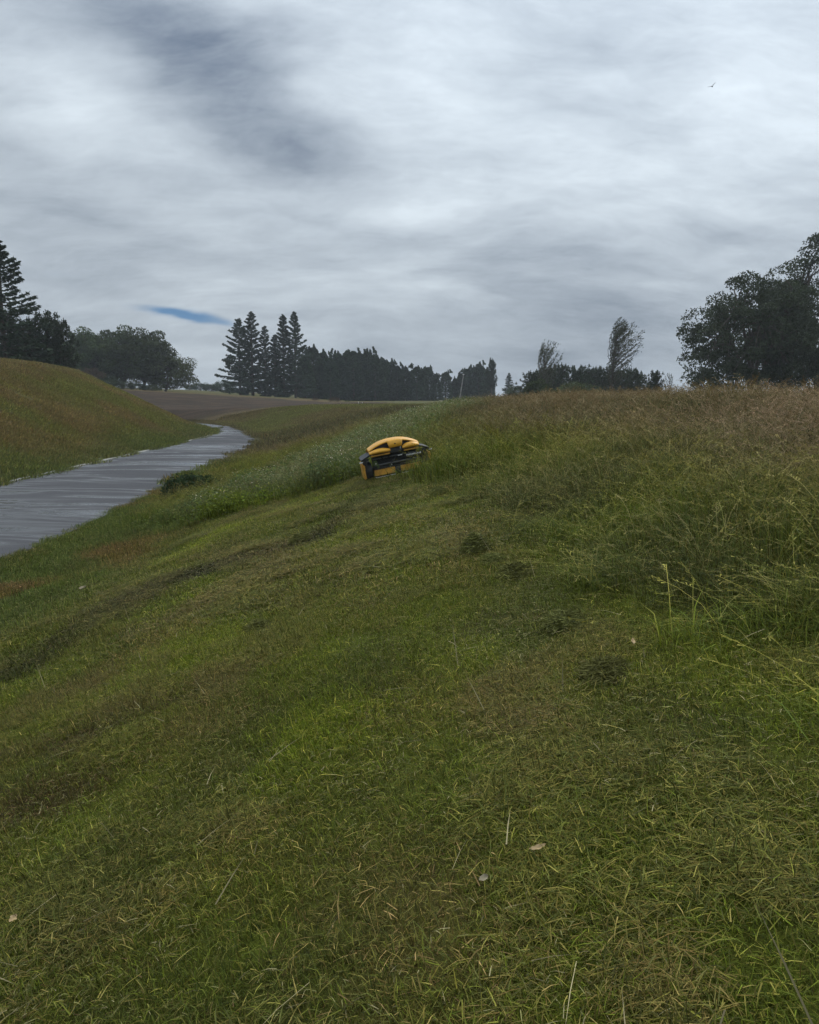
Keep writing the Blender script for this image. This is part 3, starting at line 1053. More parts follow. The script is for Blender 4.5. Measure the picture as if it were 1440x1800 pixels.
def column(h, seed, w=.17, n=5200, mat=None):
    """dense windbreak conifer: a pointed column with several leaders"""
    g = np.random.default_rng(seed)
    t = g.random(n) ** .85
    az = g.random(n) * 6.283
    lump = .72 + .5 * fbm(np.cos(az) * 1.6 + 5 + seed, np.sin(az) * 1.6 + t * 7, seed, 3)
    prof = np.minimum(1, (t + .12) * 4) * np.clip(1 - t, 0, 1) ** .42
    r = h * w * prof * lump * np.sqrt(.35 + .65 * g.random(n))
    C = np.stack([r * np.cos(az), r * np.sin(az), t * h * .97], 1)
    D = np.stack([np.cos(az) * .6, np.sin(az) * .6, np.full(n, .9)], 1)
    lead = []
    for _ in range(7):
        a, q, z0 = g.random() * 6.28, h * w * (.25 + .5 * g.random()), h * (.72 + .24 * g.random())
        m = 110
        s = g.random(m)
        rr = h * .028 * (1 - s) * g.random(m) ** .5
        b = g.random(m) * 6.28
        lead.append(np.stack([q * math.cos(a) * (1 - .3 * s) + rr * np.cos(b), q * math.sin(a) * (1 - .3 * s) + rr * np.sin(b), z0 + s * h * .12], 1))
    Cl = np.concatenate(lead)
    C = np.concatenate([C, Cl])
    D = np.concatenate([D, np.repeat([[0, 0, 1.]], len(Cl), 0)])
    V, F, c = leaves(C, D, h * .034, h * .018, g, .5)
    seg = [([(0, 0, -.5), (0, 0, h * .6), (0, 0, h * .95)], [h * .016, h * .01, .03])]
    return raw_mesh('windbreak_trunk', *tubes(seg, 6), [M_BARK]), raw_mesh('windbreak_crown', V, F, [mat or M_BELT], c)


def broad(h, w, seed, nc=46, per=150, lf=.045, base=.22, mat=None, bk=None, umbrella=0.0, cr=.17, extra=None, fork=5, low=-.75):
    """spreading tree: limbs reach out to leafy clumps that leave gaps between them"""
    g = np.random.default_rng(seed)
    cl = []
    for i in range(nc):
        a = i * 2.4 + g.normal(0, .5)
        s = ((i + .5) / nc)
        el = math.asin(min(1, s * (1 - low) + low))
        q = .55 + .5 * g.random() ** .8
        cl.append([w * .5 * math.cos(el) * math.cos(a) * q, w * .5 * math.cos(el) * math.sin(a) * q, h * base + (h * (1 - base) * .5) * (1 + math.sin(el) * q * 1.0) * .97 * (1 - cr * .4)])
    cl += list(extra or [])
    cl = np.array(cl)
    C, D = [], []
    for p in cl:
        rr = w * cr * (.65 + .6 * g.random())
        d = g.normal(0, 1, (per, 3))
        d /= np.linalg.norm(d, axis=1, keepdims=True)
        if umbrella:
            d[:, 2] = np.where(g.random(per) < umbrella, np.abs(d[:, 2]), d[:, 2])
        rad = rr * (.45 + .55 * g.random((per, 1)) ** .5)
        C.append(p + d * rad * [1, 1, .62])
        D.append(d * .6 + [0, 0, -.25])
    V, F, c = leaves(np.concatenate(C), np.concatenate(D), h * lf, h * lf * .5, g, .7)
    segs = []
    fz = h * (base + .05)
    segs.append(([(0, 0, -.5), (g.normal(0, .02) * h, g.normal(0, .02) * h, fz * .6), (0, 0, fz)], [h * .035, h * .027, h * .022]))
    mains = []
    for i in range(fork):
        a = i * 6.283 / fork + g.random()
        e = np.array([math.cos(a) * w * .24, math.sin(a) * w * .24, h * (.5 + .22 * g.random())])
        mains.append(e)
        segs.append(([(0, 0, fz * .9), e * [.4, .4, 0] + [0, 0, fz + (e[2] - fz) * .5], e], [h * .018, h * .013, h * .009]))
    for p in cl:
        m_ = min(mains, key=lambda q: np.linalg.norm(q - p))
        segs.append(([m_ * .9, (m_ + p) * .5 + g.normal(0, .02 * h, 3), p], [h * .008, h * .005, h * .002]))
    return raw_mesh('spreading_trunk', *tubes(segs, 6), [bk or M_BARK]), raw_mesh('spreading_crown', V, F, [mat or M_LEAF], c)


def poplar(h, seed, wide=.16, n=60, wind=.55, low=.35, per=1.0, lean=.06):
    """open wind-blown tree: every twig streams to one side"""
    g = np.random.default_rng(seed)
    segs = [([(0, 0, -.5), (lean * h * .3, 0, h * .5), (lean * h, 0, h)], [h * .014, h * .009, .03])]
    C, D = [], []
    for i in range(n):
        t = low + (1 - low) * (i + g.random()) / n
        az = i * 2.4 + g.normal(0, .4)
        L = h * wide * (.55 + .9 * math.sin(math.pi * min(1, (t - low) / (1 - low) * .85 + .12))) * (.6 + .6 * g.random())
        d0 = np.array([math.cos(az), math.sin(az), .75])
        d1 = np.array([wind * 1.2, 0, .75])
        o = np.array([lean * h * t * t, 0, h * t * .93])
        pts = [o]
        for j in range(1, 5):
            s = j / 4
            d = d0 * (1 - s) + d1 * s
            pts.append(pts[-1] + d / np.linalg.norm(d) * L / 4)
        segs.append((pts, [h * .004, h * .003, h * .0022, h * .0015, h * .0008]))
        m = int(34 * per)
        s = g.random(m) ** .7 * 3.99
        P0 = np.array(pts)
        ii = s.astype(int)
        q = P0[ii] + (P0[np.minimum(ii + 1, 4)] - P0[ii]) * (s - ii)[:, None]
        C.append(q + g.normal(0, h * .012, (m, 3)))
        D.append(np.repeat([d1], m, 0))
    V, F, c = leaves(np.concatenate(C), np.concatenate(D), h * .032, h * .009, g, .35)
    return raw_mesh('open_trunk', *tubes(segs, 5), [M_BARK]), raw_mesh('open_crown', V, F, [M_POP], c)


def plant(name, meshes, px, top, dist, h0, label, cat, group=None, spin=None, sx=1.0):
    """stand a tree on the ground where the photograph shows it; h0 is the height its meshes were made for"""
    d = ray(px, top)
    x, y = float(d[0] * dist), float(dist)
    z = float(height(x, y))
    s = (EYE + d[2] * dist - z) / h0
    e = empty(name, (x, y, z), (0, 0, RNG.random() * 6.28 if spin is None else spin))
    e.scale = (s * sx, s * sx, s)
    for nm, me in zip(('trunk', 'crown'), meshes):
        link(nm, me, e)
    return tag(e, label, cat, group)


# --- the hill across the path: conifers, pines, a row of round trees
T_fir = [fir(24, 11, .30, 130), fir(24, 12, .19, 130), fir(24, 13, .22, 130), fir(24, 14, .19, 120)]
T_pine = [pine(9, 21), pine(9, 22, .3), pine(9, 23, .24)]
T_big = fir(15, 24, .30, 120)
plant('conifer', T_big, -5, 424, 105, 15, 'tallest dark conifer above the grassy hill, next to the clustered pines', 'tree', sx=1.3)
for px, top, k, lb in [(10, 548, 1, 'dark bushy pine right under the tallest conifer'), (34, 572, 2, 'slim pine between the tallest conifer and the pine with the forked crown'), (52, 561, 0, 'pointed dark pine beside the pine with the forked crown'),
                       (80, 550, 1, 'dark pine with a broad forked crown above the hill crest'), (103, 563, 2, 'dark pine standing next to the row of round leafy trees')]:
    plant('pine_tree', T_pine[k], px, top, 112, 9, lb, 'tree', 'pines on the crest of the hill', sx=1.15)
T_rnd = [broad(8, 7.0, 31, 70, 200, .040, .04, cr=.15), broad(8, 7.4, 32, 74, 200, .040, .06, cr=.15)]
for i, (px, top) in enumerate([(139, 574), (172, 584), (211, 571), (250, 574)]):
    plant('broadleaf_tree', T_rnd[i % 2], px, top, 198 + 2 * i, 8, ('round dark green tree at the end of the row, touching the pines', 'second round dark green tree from the pines, lower than its neighbours',
          'round dark green tree between the lower one and the last of the row', 'round dark green tree ending the row above the pale bushy tree')[i], 'tree', 'row of round broadleaf trees', sx=1.05)
T_small = broad(6, 6.8, 33, 64, 190, .042, .0, M_LEAFL, low=-.9)
plant('broadleaf_tree', T_small, 290, 617, 206, 6, 'lower pale green bushy tree at the end of the round tree row', 'tree', sx=1.25)
T_hedge = broad(3, 4.6, 34, 34, 120, .07, .05, M_RUST, low=-.8)
plant('shrub', T_hedge, 152, 644, 190, 3, 'brownish shrub under the row of round trees', 'shrub')
T_bush = [broad(4, 6.5, 35, 36, 130, .07, .05, M_LEAF, low=-.8), broad(4, 6.0, 36, 36, 130, .07, .05, M_BELT, low=-.8)]
for i, px in enumerate((333, 352, 372, 390)):
    plant('bush', T_bush[i % 2], px, (676, 672, 675, 670)[i], 290, 4, 'low distant bush between the pale bushy tree and the tall firs', 'bush', 'low bushes beyond the field', sx=1.3)

for i, (px, top) in enumerate([(118, 652), (186, 662), (214, 668), (240, 672), (268, 676)]):
    plant('bush', T_bush[i % 2], px, top, 188 + 2 * i, 4, 'low scrubby bush under the row of round trees', 'bush', 'scrub under the round trees', sx=1.5)

# --- tall firs beyond the ploughed field
for px, top, k, lb, sx in [(419, 561, 0, 'spreading fir with wide drooping lower branches at the edge of the fir group', 1.15), (441, 549, 1, 'tallest slender fir next to the wide drooping fir', 1.2),
                           (465, 574, 2, 'shortest fir in the middle of the fir group', 1.0), (482, 590, 3, 'narrow young fir tucked behind the paired firs', 1.2),
                           (497, 554, 1, 'slender fir paired with the fir beside the windbreak', 1.15), (517, 549, 2, 'tall fir of the group standing closest to the windbreak', 1.0)]:
    plant('fir_tree', T_fir[k], px, top, 232, 24, lb, 'tree', 'tall firs beyond the ploughed field', sx=sx)

# --- windbreak row
T_col = [column(16, 41), column(16, 42, .19), column(16, 43, .15), column(16, 44, .18)]
belt = [(536, 622), (550, 609), (566, 618), (580, 627), (594, 619), (607, 622), (621, 615), (634, 620), (646, 616), (659, 623), (672, 628), (686, 635), (698, 641),
        (711, 645), (722, 651), (733, 643), (743, 650), (753, 644), (766, 656), (784, 653), (800, 664), (811, 655), (821, 647), (832, 645), (842, 638), (853, 648), (862, 660)]
for i, (px, top) in enumerate(belt):
    plant('windbreak_tree', T_col[i % 4], px, top, 238 + 46 * (px - 536) / 320 + 5 * (i % 3), 16, 'dense conifer starting the windbreak row right beside the tall firs' if i == 0 else 'last dense conifer of the windbreak row, beside the thin open-topped conifer' if i == len(belt) - 1 else 'dark dense conifer within the long windbreak row behind the mown rise', 'tree', 'windbreak row', sx=1.75)
plant('conifer', pine(12, 45, .14, 40, .3), 865, 630, 250, 12, 'thin open-topped conifer at the end of the windbreak row', 'tree')
plant('fir_tree', T_fir[3], 895, 656, 230, 24, 'small lone fir between the windbreak row and the dark pine hedge', 'tree', sx=1.5)
plant('bush', T_bush[0], 915, 676, 200, 4, 'low bush beside the small lone fir', 'bush')
for px, top, lb, m_ in [(554, 699, 'rusty brown bush at the foot of the windbreak, nearest the firs', M_RUST), (588, 698, 'second rusty brown bush at the foot of the windbreak', M_RUST), (611, 703, 'grey green bush at the foot of the windbreak', M_LEAFL)]:
    plant('bush', broad(2, 4.4, int(px), 26, 110, .08, .05, m_, low=-.8, cr=.2), px, top, 192, 2, lb, 'bush')

# --- beyond the crest of the bank: dark pines, two open wind-blown trees
T_ped = [pine(8, 51, .42, 90, .02, None, .3), pine(8, 52, .40, 90, .02, None, .3)]
for i, (px, top) in enumerate([(938, 655), (962, 648), (988, 643), (1019, 646), (1038, 652), (1056, 647), (1083, 652), (1108, 650), (1124, 658)]):
    plant('pine_tree', T_ped[i % 2], px, top, 152 + 4 * (i % 3), 8, 'dark rounded pine in the hedge behind the crest of tall grass', 'tree', 'dark pine hedge behind the crest', sx=1.45)
plant('open_tree', poplar(13, 61, .32, 75, .35, .25, .8, .0), 957, 612, 146, 13, 'shorter sparse wind-blown tree rising over the pine hedge', 'tree', spin=0.0)
plant('open_tree', poplar(16, 62, .27, 95, .75, .30, .8, .05), 1078, 573, 140, 16, 'tall sparse wind-blown tree rising over the pine hedge', 'tree', spin=0.0)
plant('broadleaf_tree', T_small, 1012, 668, 118, 6, 'greenish round shrub in front of the dark pine hedge', 'tree', sx=1.5)
plant('broadleaf_tree', T_rnd[0], 950, 666, 122, 8, 'dull green bushy tree below the shorter wind-blown tree', 'tree', sx=1.2)
plant('pine_tree', T_pine[2], 1153, 652, 120, 9, 'small lone pine between the pine hedge and the great gum trees', 'tree', sx=1.35)
plant('shrub', poplar(4, 64, .3, 30, .1, .1, .8, 0), 1177, 660, 90, 4, 'thin reddish shrub beside the small lone pine', 'shrub')

# --- great gum trees
gumA = broad(17, 17.5, 71, 135, 300, .022, .0, M_GUM, M_BARK, .5, .115, None, 6, -.85)
plant('gum_tree', gumA, 1338, 469, 104, 17, 'great dark gum tree with a rounded crown on the bank crest', 'tree', sx=.92)
ex = [[-2.6, -1.0, 21.6], [-1.2, .5, 22.3], [.6, .2, 22.0], [-2.0, .3, 20.6]]
gumB = broad(21, 20, 72, 140, 300, .019, .0, M_GUM, M_BARK, .5, .11, ex, 6, -.85)
plant('gum_tree', gumB, 1462, 418, 112, 22.6, 'tallest gum tree with tufted top behind the rounded gum', 'tree', sx=1.0, spin=0.3)
plant('shrub', broad(3.4, 2.6, 73, 24, 130, .05, .1, M_GUM, M_BARK, .3, .18, None, 4, -.8), 1243, 642, 96, 3.4, 'small upright shrub under the edge of the great gum tree', 'shrub')

# --- leafy bush at the edge of the path
def clump_bush():
    g = np.random.default_rng(81)
    n = 2600
    d = g.normal(0, 1, (n, 3))
    d /= np.linalg.norm(d, axis=1, keepdims=True)
    d[:, 2] = np.abs(d[:, 2])
    lump = .65 + .6 * fbm(d[:, 0] * 2 + 4, d[:, 1] * 2 + d[:, 2], 8, 3)
    C = d * [1.15, .8, .72] * (lump * (.5 + .5 * g.random(n) ** .5))[:, None]
    V, F, c = leaves(C, d * .5 + [0, 0, .2], .13, .075, g, .6)
    seg = []
    for i in range(16):
        q = C[g.integers(n)]
        seg.append(([(q[0] * .2, q[1] * .2, -.1), q * .6, q], [.014, .010, .004]))
    return raw_mesh('bush_stems', *tubes(seg, 5), [M_BARK]), raw_mesh('bush_leaves', V, F, [leaf_mat('bush_leaf', False, (.050, .085, .034), .25)], c)


bx_, by_, bz_ = ground_at(338, 868)
e = empty('leafy_bush', (bx_, by_, bz_ - .05), (0, 0, .4))
for nm, me in zip(('stems', 'foliage'), clump_bush()):
    link(nm, me, e)
tag(e, 'dark green leafy bush growing at the edge of the wet path', 'bush')

# ================================================================== heaps of cut grass and fallen leaves
M_HEAP = leaf_mat('heaped_cuttings', False, (.130, .132, .040), .1, .85, .1)


def heap(seed, w, d, h, n=900):
    g = np.random.default_rng(seed)
    r = np.sqrt(g.random(n))
    a = g.random(n) * 6.283
    lump = .7 + .6 * fbm(np.cos(a) * r * 2 + seed, np.sin(a) * r * 2, seed, 3)
    z = h * (1 - r ** 1.6) * lump
    C = np.stack([r * np.cos(a) * w / 2, r * np.sin(a) * d / 2, z * (.75 + .3 * g.random(n))], 1)
    D = g.normal(0, 1, (n, 3)) * [1, 1, .3]
    V, F, c = leaves(C, D, .10, .007 + .01 * w, g, .1)
    c = c * np.repeat(np.where(g.random((n, 1)) < .15, 1.7, 1.0), 4, 0)
    # packed core below the loose blades
    th = np.arange(18) * 6.2832 / 18
    core, cf_ = [(0, 0, h * .72)], []
    for k2, (q, zz2) in enumerate([(.35, .60), (.65, .34), (.92, -.05)]):
        core += [(math.cos(t_) * w / 2 * q * (.9 + .2 * g.random()), math.sin(t_) * d / 2 * q, h * zz2) for t_ in th]
    for i in range(18):
        j = (i + 1) % 18
        cf_.append((0, 1 + i, 1 + j))
        for k2 in range(2):
            b0 = 1 + 18 * k2
            cf_ += [(b0 + i, b0 + 18 + i, b0 + 18 + j), (b0 + i, b0 + 18 + j, b0 + j)]
    cv = np.array(core)
    return join((cv, np.array(cf_), np.full((len(cv), 3), .7)), (V, F, c))


for i, (px, py, w_, d_, h_, lb) in enumerate([
        (838, 975, .36, .32, .18, 'dark rounded heap of cut grass standing out on the mown bank'),
        (868, 990, .36, .22, .06, 'flat spread of cut grass beside the dark rounded heap'),
        (905, 1012, .42, .28, .07, 'low wide heap of cut grass between the rounded heap and the tall grass'),
        (992, 1102, .36, .24, .08, 'low dark heap of cut grass just below the tall grass edge'),
        (1060, 1190, .34, .24, .05, 'sprawling mat of cut grass downhill of the tall grass edge'),
        (528, 953, .50, .34, .10, 'heap of cut grass on the dark mown strip'),
        (768, 870, .46, .34, .09, 'heap of cut grass in the mown strip close behind the mower'),
        (815, 886, .42, .30, .07, 'brownish heap of cut grass at the foot of the tall grass near the mower'),
        (452, 1108, .30, .24, .06, 'small heap of cut grass beside the straw-coloured strip')]):
    x, y, z = ground_at(px, py)
    V, F, c = heap(300 + i, w_, d_, h_, 800)
    o = link('clipping_heap', raw_mesh('clipping_heap', V, F, [M_HEAP], c))
    nrm = Vector(normal(np.array([x]), np.array([y]))[0])
    o.rotation_euler = nrm.to_track_quat('Z', 'Y').to_euler()
    o.location = (x, y, z + .025)
    tag(o, lb, 'cut grass', 'heaps of cut grass on the bank')

M_DRY = plain('dry_leaf', (.38, .27, .13), .8, var=.35, scale=40)
M_DRYP = plain('pale_dry_leaf', (.25, .21, .13), .8, var=.25, scale=40)


def leaf_shape(L, W, seed):
    g = np.random.default_rng(seed)
    V, F = [], []
    for i in range(9):
        t = i / 8
        w = W * math.sin(math.pi * min(1, t * .93 + .04)) ** .8 * (1 + .15 * g.normal())
        zc = .25 * L * (t - .5) ** 2
        for j, q in enumerate((-1, 0, 1)):
            V.append(((t - .5) * L, q * w / 2, zc + abs(q) * W * .22))
        if i:
            a = 3 * (i - 1)
            F += [(a, a + 1, a + 4, a + 3), (a + 1, a + 2, a + 5, a + 4)]
    return raw_mesh('fallen_leaf', V, F, [], None, True)


for i, (px, py, L, W, m_, lb, rz) in enumerate([
        (850, 1573, .036, .022, M_DRYP, 'curled pale dry leaf lying on the mown grass', .5), (945, 1519, .060, .020, M_DRY, 'long tan dry leaf lying flat on the mown grass', .1),
        (25, 1640, .040, .026, M_DRY, 'small orange-brown leaf on the bright green grass', 1.2), (1112, 1146, .060, .026, M_DRY, 'tan leaf stuck upright below the tall grass', 1.4),
        (146, 1040, .12, .09, M_DRYP, 'whitish scrap of leaf on the verge by the path', .2)]):
    x, y, z = ground_at(px, py)
    me = leaf_shape(L, W, i)
    me.materials.append(m_)
    o = link('fallen_leaf', me)
    o.location = (x, y, z + .055)
    o.rotation_euler = (.3, -.25, rz)
    tag(o, lb, 'leaf')
# ================================================================== the mower
M_YEL = plain('yellow_paint', (.72, .36, .030), .42, var=.12, scale=5)
M_YELD = plain('dusty_yellow_paint', (.52, .27, .035), .6, var=.3, scale=8)
M_BLK = plain('black_plastic', (.018, .019, .020), .6, var=.3, scale=12)
M_RUB = plain('black_rubber', (.022, .022, .021), .85, var=.35, scale=20, bump=.3)
M_GRY = plain('grey_casting', (.085, .088, .09), .55, var=.25, scale=12)
M_STL = plain('bare_steel', (.62, .62, .60), .38, .85, var=.2, scale=25)
M_GRN = plain('grassy_smear', (.085, .12, .045), .9, var=.4, scale=18)
M_LAMP = plain('lamp_lens', (.80, .80, .78), .2, var=.05)


def boxes(items, bev=.006, segs=2):
    """items: (centre, size) or (centre, size, euler); one bevelled mesh"""
    bm = bmesh.new()
    for it in items:
        c, s = it[0], it[1]
        r = bmesh.ops.create_cube(bm, size=1.0)
        M = Matrix.Translation(c)
        if len(it) > 2:
            from mathutils import Euler
            M = M @ Euler(it[2]).to_matrix().to_4x4()
        M = M @ Matrix.Diagonal((*s, 1))
        bmesh.ops.transform(bm, matrix=M, verts=r['verts'])
    if bev:
        bmesh.ops.bevel(bm, geom=list(bm.edges), offset=bev, segments=segs, affect='EDGES', clamp_overlap=True)
    me = bpy.data.meshes.new('part')
    bm.to_mesh(me)
    bm.free()
    return me


def pipe(segs, sides=8):
    V, F = tubes(segs, sides)
    V, F = V.tolist(), [list(q) for q in F]
    o = 0
    for pts, _ in segs:           # close both ends
        F.append([o + j for j in range(sides)][::-1])
        o += (len(pts) - 1) * sides
        F.append([o + j for j in range(sides)])
        o += sides
    me = bpy.data.meshes.new('pipe')
    me.from_pydata(V, [], F)
    return me


def sheet(fn, nu, nv):
    g = np.array([[fn(i / nu, j / nv) for j in range(nv + 1)] for i in range(nu + 1)])
    id_ = np.arange((nu + 1) * (nv + 1)).reshape(nu + 1, nv + 1)
    F = np.stack([id_[:-1, :-1], id_[1:, :-1], id_[1:, 1:], id_[:-1, 1:]], -1).reshape(-1, 4)
    return raw_mesh('sheet', g.reshape(-1, 3), F, [], None, True)


def mpart(name, me, mat, parent, thick=0.0, **kw):
    me.materials.clear()
    me.materials.append(mat)
    o = link(name, me, parent)
    if thick:
        md = o.modifiers.new('thickness', 'SOLIDIFY')
        md.thickness = thick
        md.offset = 0
    return o


mx, my, mz = ground_at(702, 836)
mnorm = Vector(normal(np.array([mx]), np.array([my]))[0])
zax = mnorm
yaw = R_(7)
fwd = Vector((math.sin(-yaw), math.cos(yaw), 0))
yax = (fwd - zax * fwd.dot(zax)).normalized()
xax = yax.cross(zax)
mower = empty('slope_mower', (mx, my, mz + .02))
mower.rotation_euler = Matrix((xax, yax, zax)).transposed().to_euler()
MSC = my / 18.0
mower.scale = (MSC,) * 3
tag(mower, 'yellow remote-controlled slope mower with black tracks working into the tall grass', 'mower')


def shell_z(x):
    q = (x + .02) / .57
    return .615 + .165 * max(0, 1 - abs(q) ** 2.3)


def hood(u_, v_):
    x = -.575 + 1.13 * u_
    yv = -.03 + .86 * v_
    drop = .10 * max(0, v_ - .55) ** 1.5 * 3 + .02 * (1 - min(1, v_ * 7)) ** 2
    return (x, yv + .05 * (2 * u_ - 1) ** 2, shell_z(x) - drop + .02 * math.sin(math.pi * min(1, v_ * 1.3)))


hd = mpart('hood', sheet(hood, 40, 16), M_YEL, mower, .018)


def centre_panel(u_, v_):
    x = -.105 + .275 * u_
    x += (.03 if u_ < .5 else -.03) * math.sin(math.pi * v_ * .5) * -abs(2 * u_ - 1)
    return (x, -.045 - .03 * math.sin(math.pi * v_) + .02 * v_, .622 + (shell_z(x) - .622) * v_)


mpart('centre_panel', sheet(centre_panel, 10, 10), M_YEL, hd, .014)
mpart('filler_cap', pipe([([(.03, -.085, .70), (.03, -.105, .70)], [.016, .013])], 12), M_BLK, hd)


def lobe(x0, x1, pk, zp):
    def fn(u_, v_):
        x = x0 + (x1 - x0) * u_
        arc = math.sin(math.pi * (.06 + .86 * (u_ if pk < .5 else 1 - u_)) ** .9)
        zt = .585 + (zp - .585) * max(0, arc) ** .9
        z = .563 + (zt - .563) * v_
        return (x, -.055 - .055 * math.sin(math.pi * (.12 + .8 * v_)) * (math.sin(math.pi * (.08 + .84 * u_)) ** .5) + .05 * v_, z)
    return fn


mpart('fender', sheet(lobe(-.568, -.095, 1, .652), 24, 12), M_YEL, mower, .012)
mpart('fender', sheet(lobe(.175, .545, 0, .668), 24, 12), M_YEL, mower, .012)
for x0, x1, n0 in ((-.56, -.09, 10), (.165, .53, 8)):
    mpart('air_intake', sheet(lambda u_, v_, x0=x0, x1=x1: (x0 + (x1 - x0) * u_, .02 + .03 * v_, .55 + (shell_z(x0 + (x1 - x0) * u_) - .006 - .55) * v_), 16, 3), M_BLK, mower, .02)
rear = boxes([((.03, .06, .558), (.235, .16, .105))], .012)
eb = mpart('engine_cover', rear, M_GRY, mower)
mpart('louvre', boxes([((.03, -.026, .53 + .022 * i), (.19, .014, .007)) for i in range(4)], .002, 1), M_BLK, eb)
mpart('latch', boxes([((.135, -.03, .585), (.022, .02, .04))], .004), M_STL, eb)
mpart('side_strip', boxes([((-.325, -.035, .512), (.43, .05, .030)), ((-.325, -.02, .548), (.43, .03, .012))], .006), M_YELD, mower)
mpart('side_strip', boxes([((.36, -.035, .512), (.33, .05, .030)), ((.36, -.02, .548), (.33, .03, .012))], .006), M_YELD, mower)
# chassis
ch = mpart('chassis', boxes([((0, .45, .36), (.98, .70, .28)), ((0, .40, .515), (1.0, .78, .05)), ((-.30, .05, .215), (.44, .06, .07)), ((.30, .05, .215), (.44, .06, .07))], .012), M_BLK, mower)
mpart('cross_bar', pipe([([(-.50, .03, .29), (.50, .03, .29)], [.020, .020]), ([(-.50, .05, .43), (.50, .05, .43)], [.014, .014])], 10), M_GRY, ch)
for i, (x0, x1, zq) in enumerate([(-.40, -.20, .34), (-.33, -.12, .37), (-.24, .02, .32), (.06, .30, .36)]):
    pts = [(x0 + (x1 - x0) * t, .06 - .05 * math.sin(math.pi * t), zq + .12 - .13 * math.sin(math.pi * t)) for t in np.linspace(0, 1, 9)]
    mpart('hose', pipe([(pts, [.011] * 9)], 8), M_RUB, ch)
for px_, zq in [(-.46, .335), (-.12, .255)]:
    mpart('bolt_head', pipe([([(px_, .06, zq), (px_, -.005, zq)], [.016, .015])], 6), M_STL, ch)
# mudguards, lamp and bracket
for s in (-1, 1):
    g_ = mpart('mudguard', boxes([((s * .645, .40, .505), (.25, .86, .028), (0, s * .38, 0)), ((s * .745, .40, .445), (.022, .86, .06))], .008), M_BLK, mower)
    mpart('bracket', boxes([((s * .675, .02, .385), (.05, .06, .16)), ((s * .66, .02, .455), (.13, .05, .05))], .006), M_BLK, g_)
    lp = mpart('work_lamp', boxes([((s * .775, -.02, .425), (.085, .05, .030))], .008), M_BLK, g_)
    mpart('lens', boxes([((s * .775, -.048, .425), (.075, .008, .022))], .003), M_LAMP, lp)


# tracks
def track_mesh(x0, x1):
    V, F = [], []
    r, ya, yb = .155, .12, .78
    N_ = 44
    prof = []
    per = 2 * (yb - ya) + 2 * math.pi * r
    for i in range(N_):
        s = i / N_ * per
        if s < yb - ya:
            prof.append((ya + s, 0.0, 0, -1))
        elif s < yb - ya + math.pi * r:
            a = (s - (yb - ya)) / r - math.pi / 2
            prof.append((yb + r * math.cos(a), r + r * math.sin(a), math.cos(a), math.sin(a)))
        elif s < 2 * (yb - ya) + math.pi * r:
            prof.append((yb - (s - (yb - ya) - math.pi * r), 2 * r, 0, 1))
        else:
            a = (s - 2 * (yb - ya) - math.pi * r) / r + math.pi / 2
            prof.append((ya + r * math.cos(a), r + r * math.sin(a), math.cos(a), math.sin(a)))
    for i, (y, z, ny_, nz_) in enumerate(prof):
        lug = .022 if i % 2 else 0.0
        for x in (x0, x1):
            V.append((x, y + ny_ * lug, z + nz_ * lug + .02))
            V.append((x, y - ny_ * .03, z - nz_ * .03 + .02))
    for i in range(N_):
        a, b = 4 * i, 4 * ((i + 1) % N_)
        F += [(a, a + 2, b + 2, b), (a + 1, b + 1, b + 3, a + 3), (a, b, b + 1, a + 1), (a + 2, a + 3, b + 3, b + 2)]
    return raw_mesh('track', V, F)


for s in (-1, 1):
    xa, xb = sorted((s * .555, s * .715))
    tr = mpart('track', track_mesh(xa, xb), M_RUB, mower)
    for yv, rw in ((.12, .118), (.78, .118)):
        mpart('sprocket', pipe([([(xa + .02, yv, .175), (xb - .02, yv, .175)], [rw, rw])], 20), M_GRY, tr)
    for yv in (.32, .45, .58):
        mpart('road_wheel', pipe([([(xa + .02, yv, .095), (xb - .02, yv, .095)], [.052, .052])], 14), M_GRY, tr)
    mpart('track_guard', boxes([((s * .748, .42, .205), (.034, .86, .33)), ((s * .735, -.012, .20), (.055, .022, .30))], .008), M_YELD, tr)
# cutting deck
dk = mpart('deck', boxes([((0, .30, .16), (1.04, .56, .12))], .012), M_BLK, mower)
for x0, x1 in ((-.53, -.06), (.06, .53)):
    sk = mpart('skirt', boxes([(((x0 + x1) / 2, -.01, .128), (x1 - x0, .024, .115)), (((x0 + x1) / 2, .01, .19), (x1 - x0, .06, .012))], .006), M_YELD, dk)
    n_f = 11
    for i in range(n_f):
        xx = x0 + (x1 - x0) * (i + .5) / n_f
        mpart('flap', boxes([((xx, -.004 - .004 * (i % 2), .045), ((x1 - x0) / n_f - .005, .006, .07))], .0015, 1), M_RUB, sk)
    mpart('skid_rail', pipe([([(x0 + .01, -.045, .055), (x0 + .03, -.05, .035), (x1 - .03, -.05, .035), (x1 - .01, -.045, .055)], [.010] * 4)], 8), M_STL, dk)
mpart('support_roller', pipe([([(-.05, .0, .105), (.05, .0, .105)], [.085, .085])], 18), M_RUB, dk)
mpart('grass_smear', boxes([((-.47, .015, .345), (.10, .03, .13)), ((-.42, .012, .27), (.06, .03, .10))], .02), M_GRN, ch)
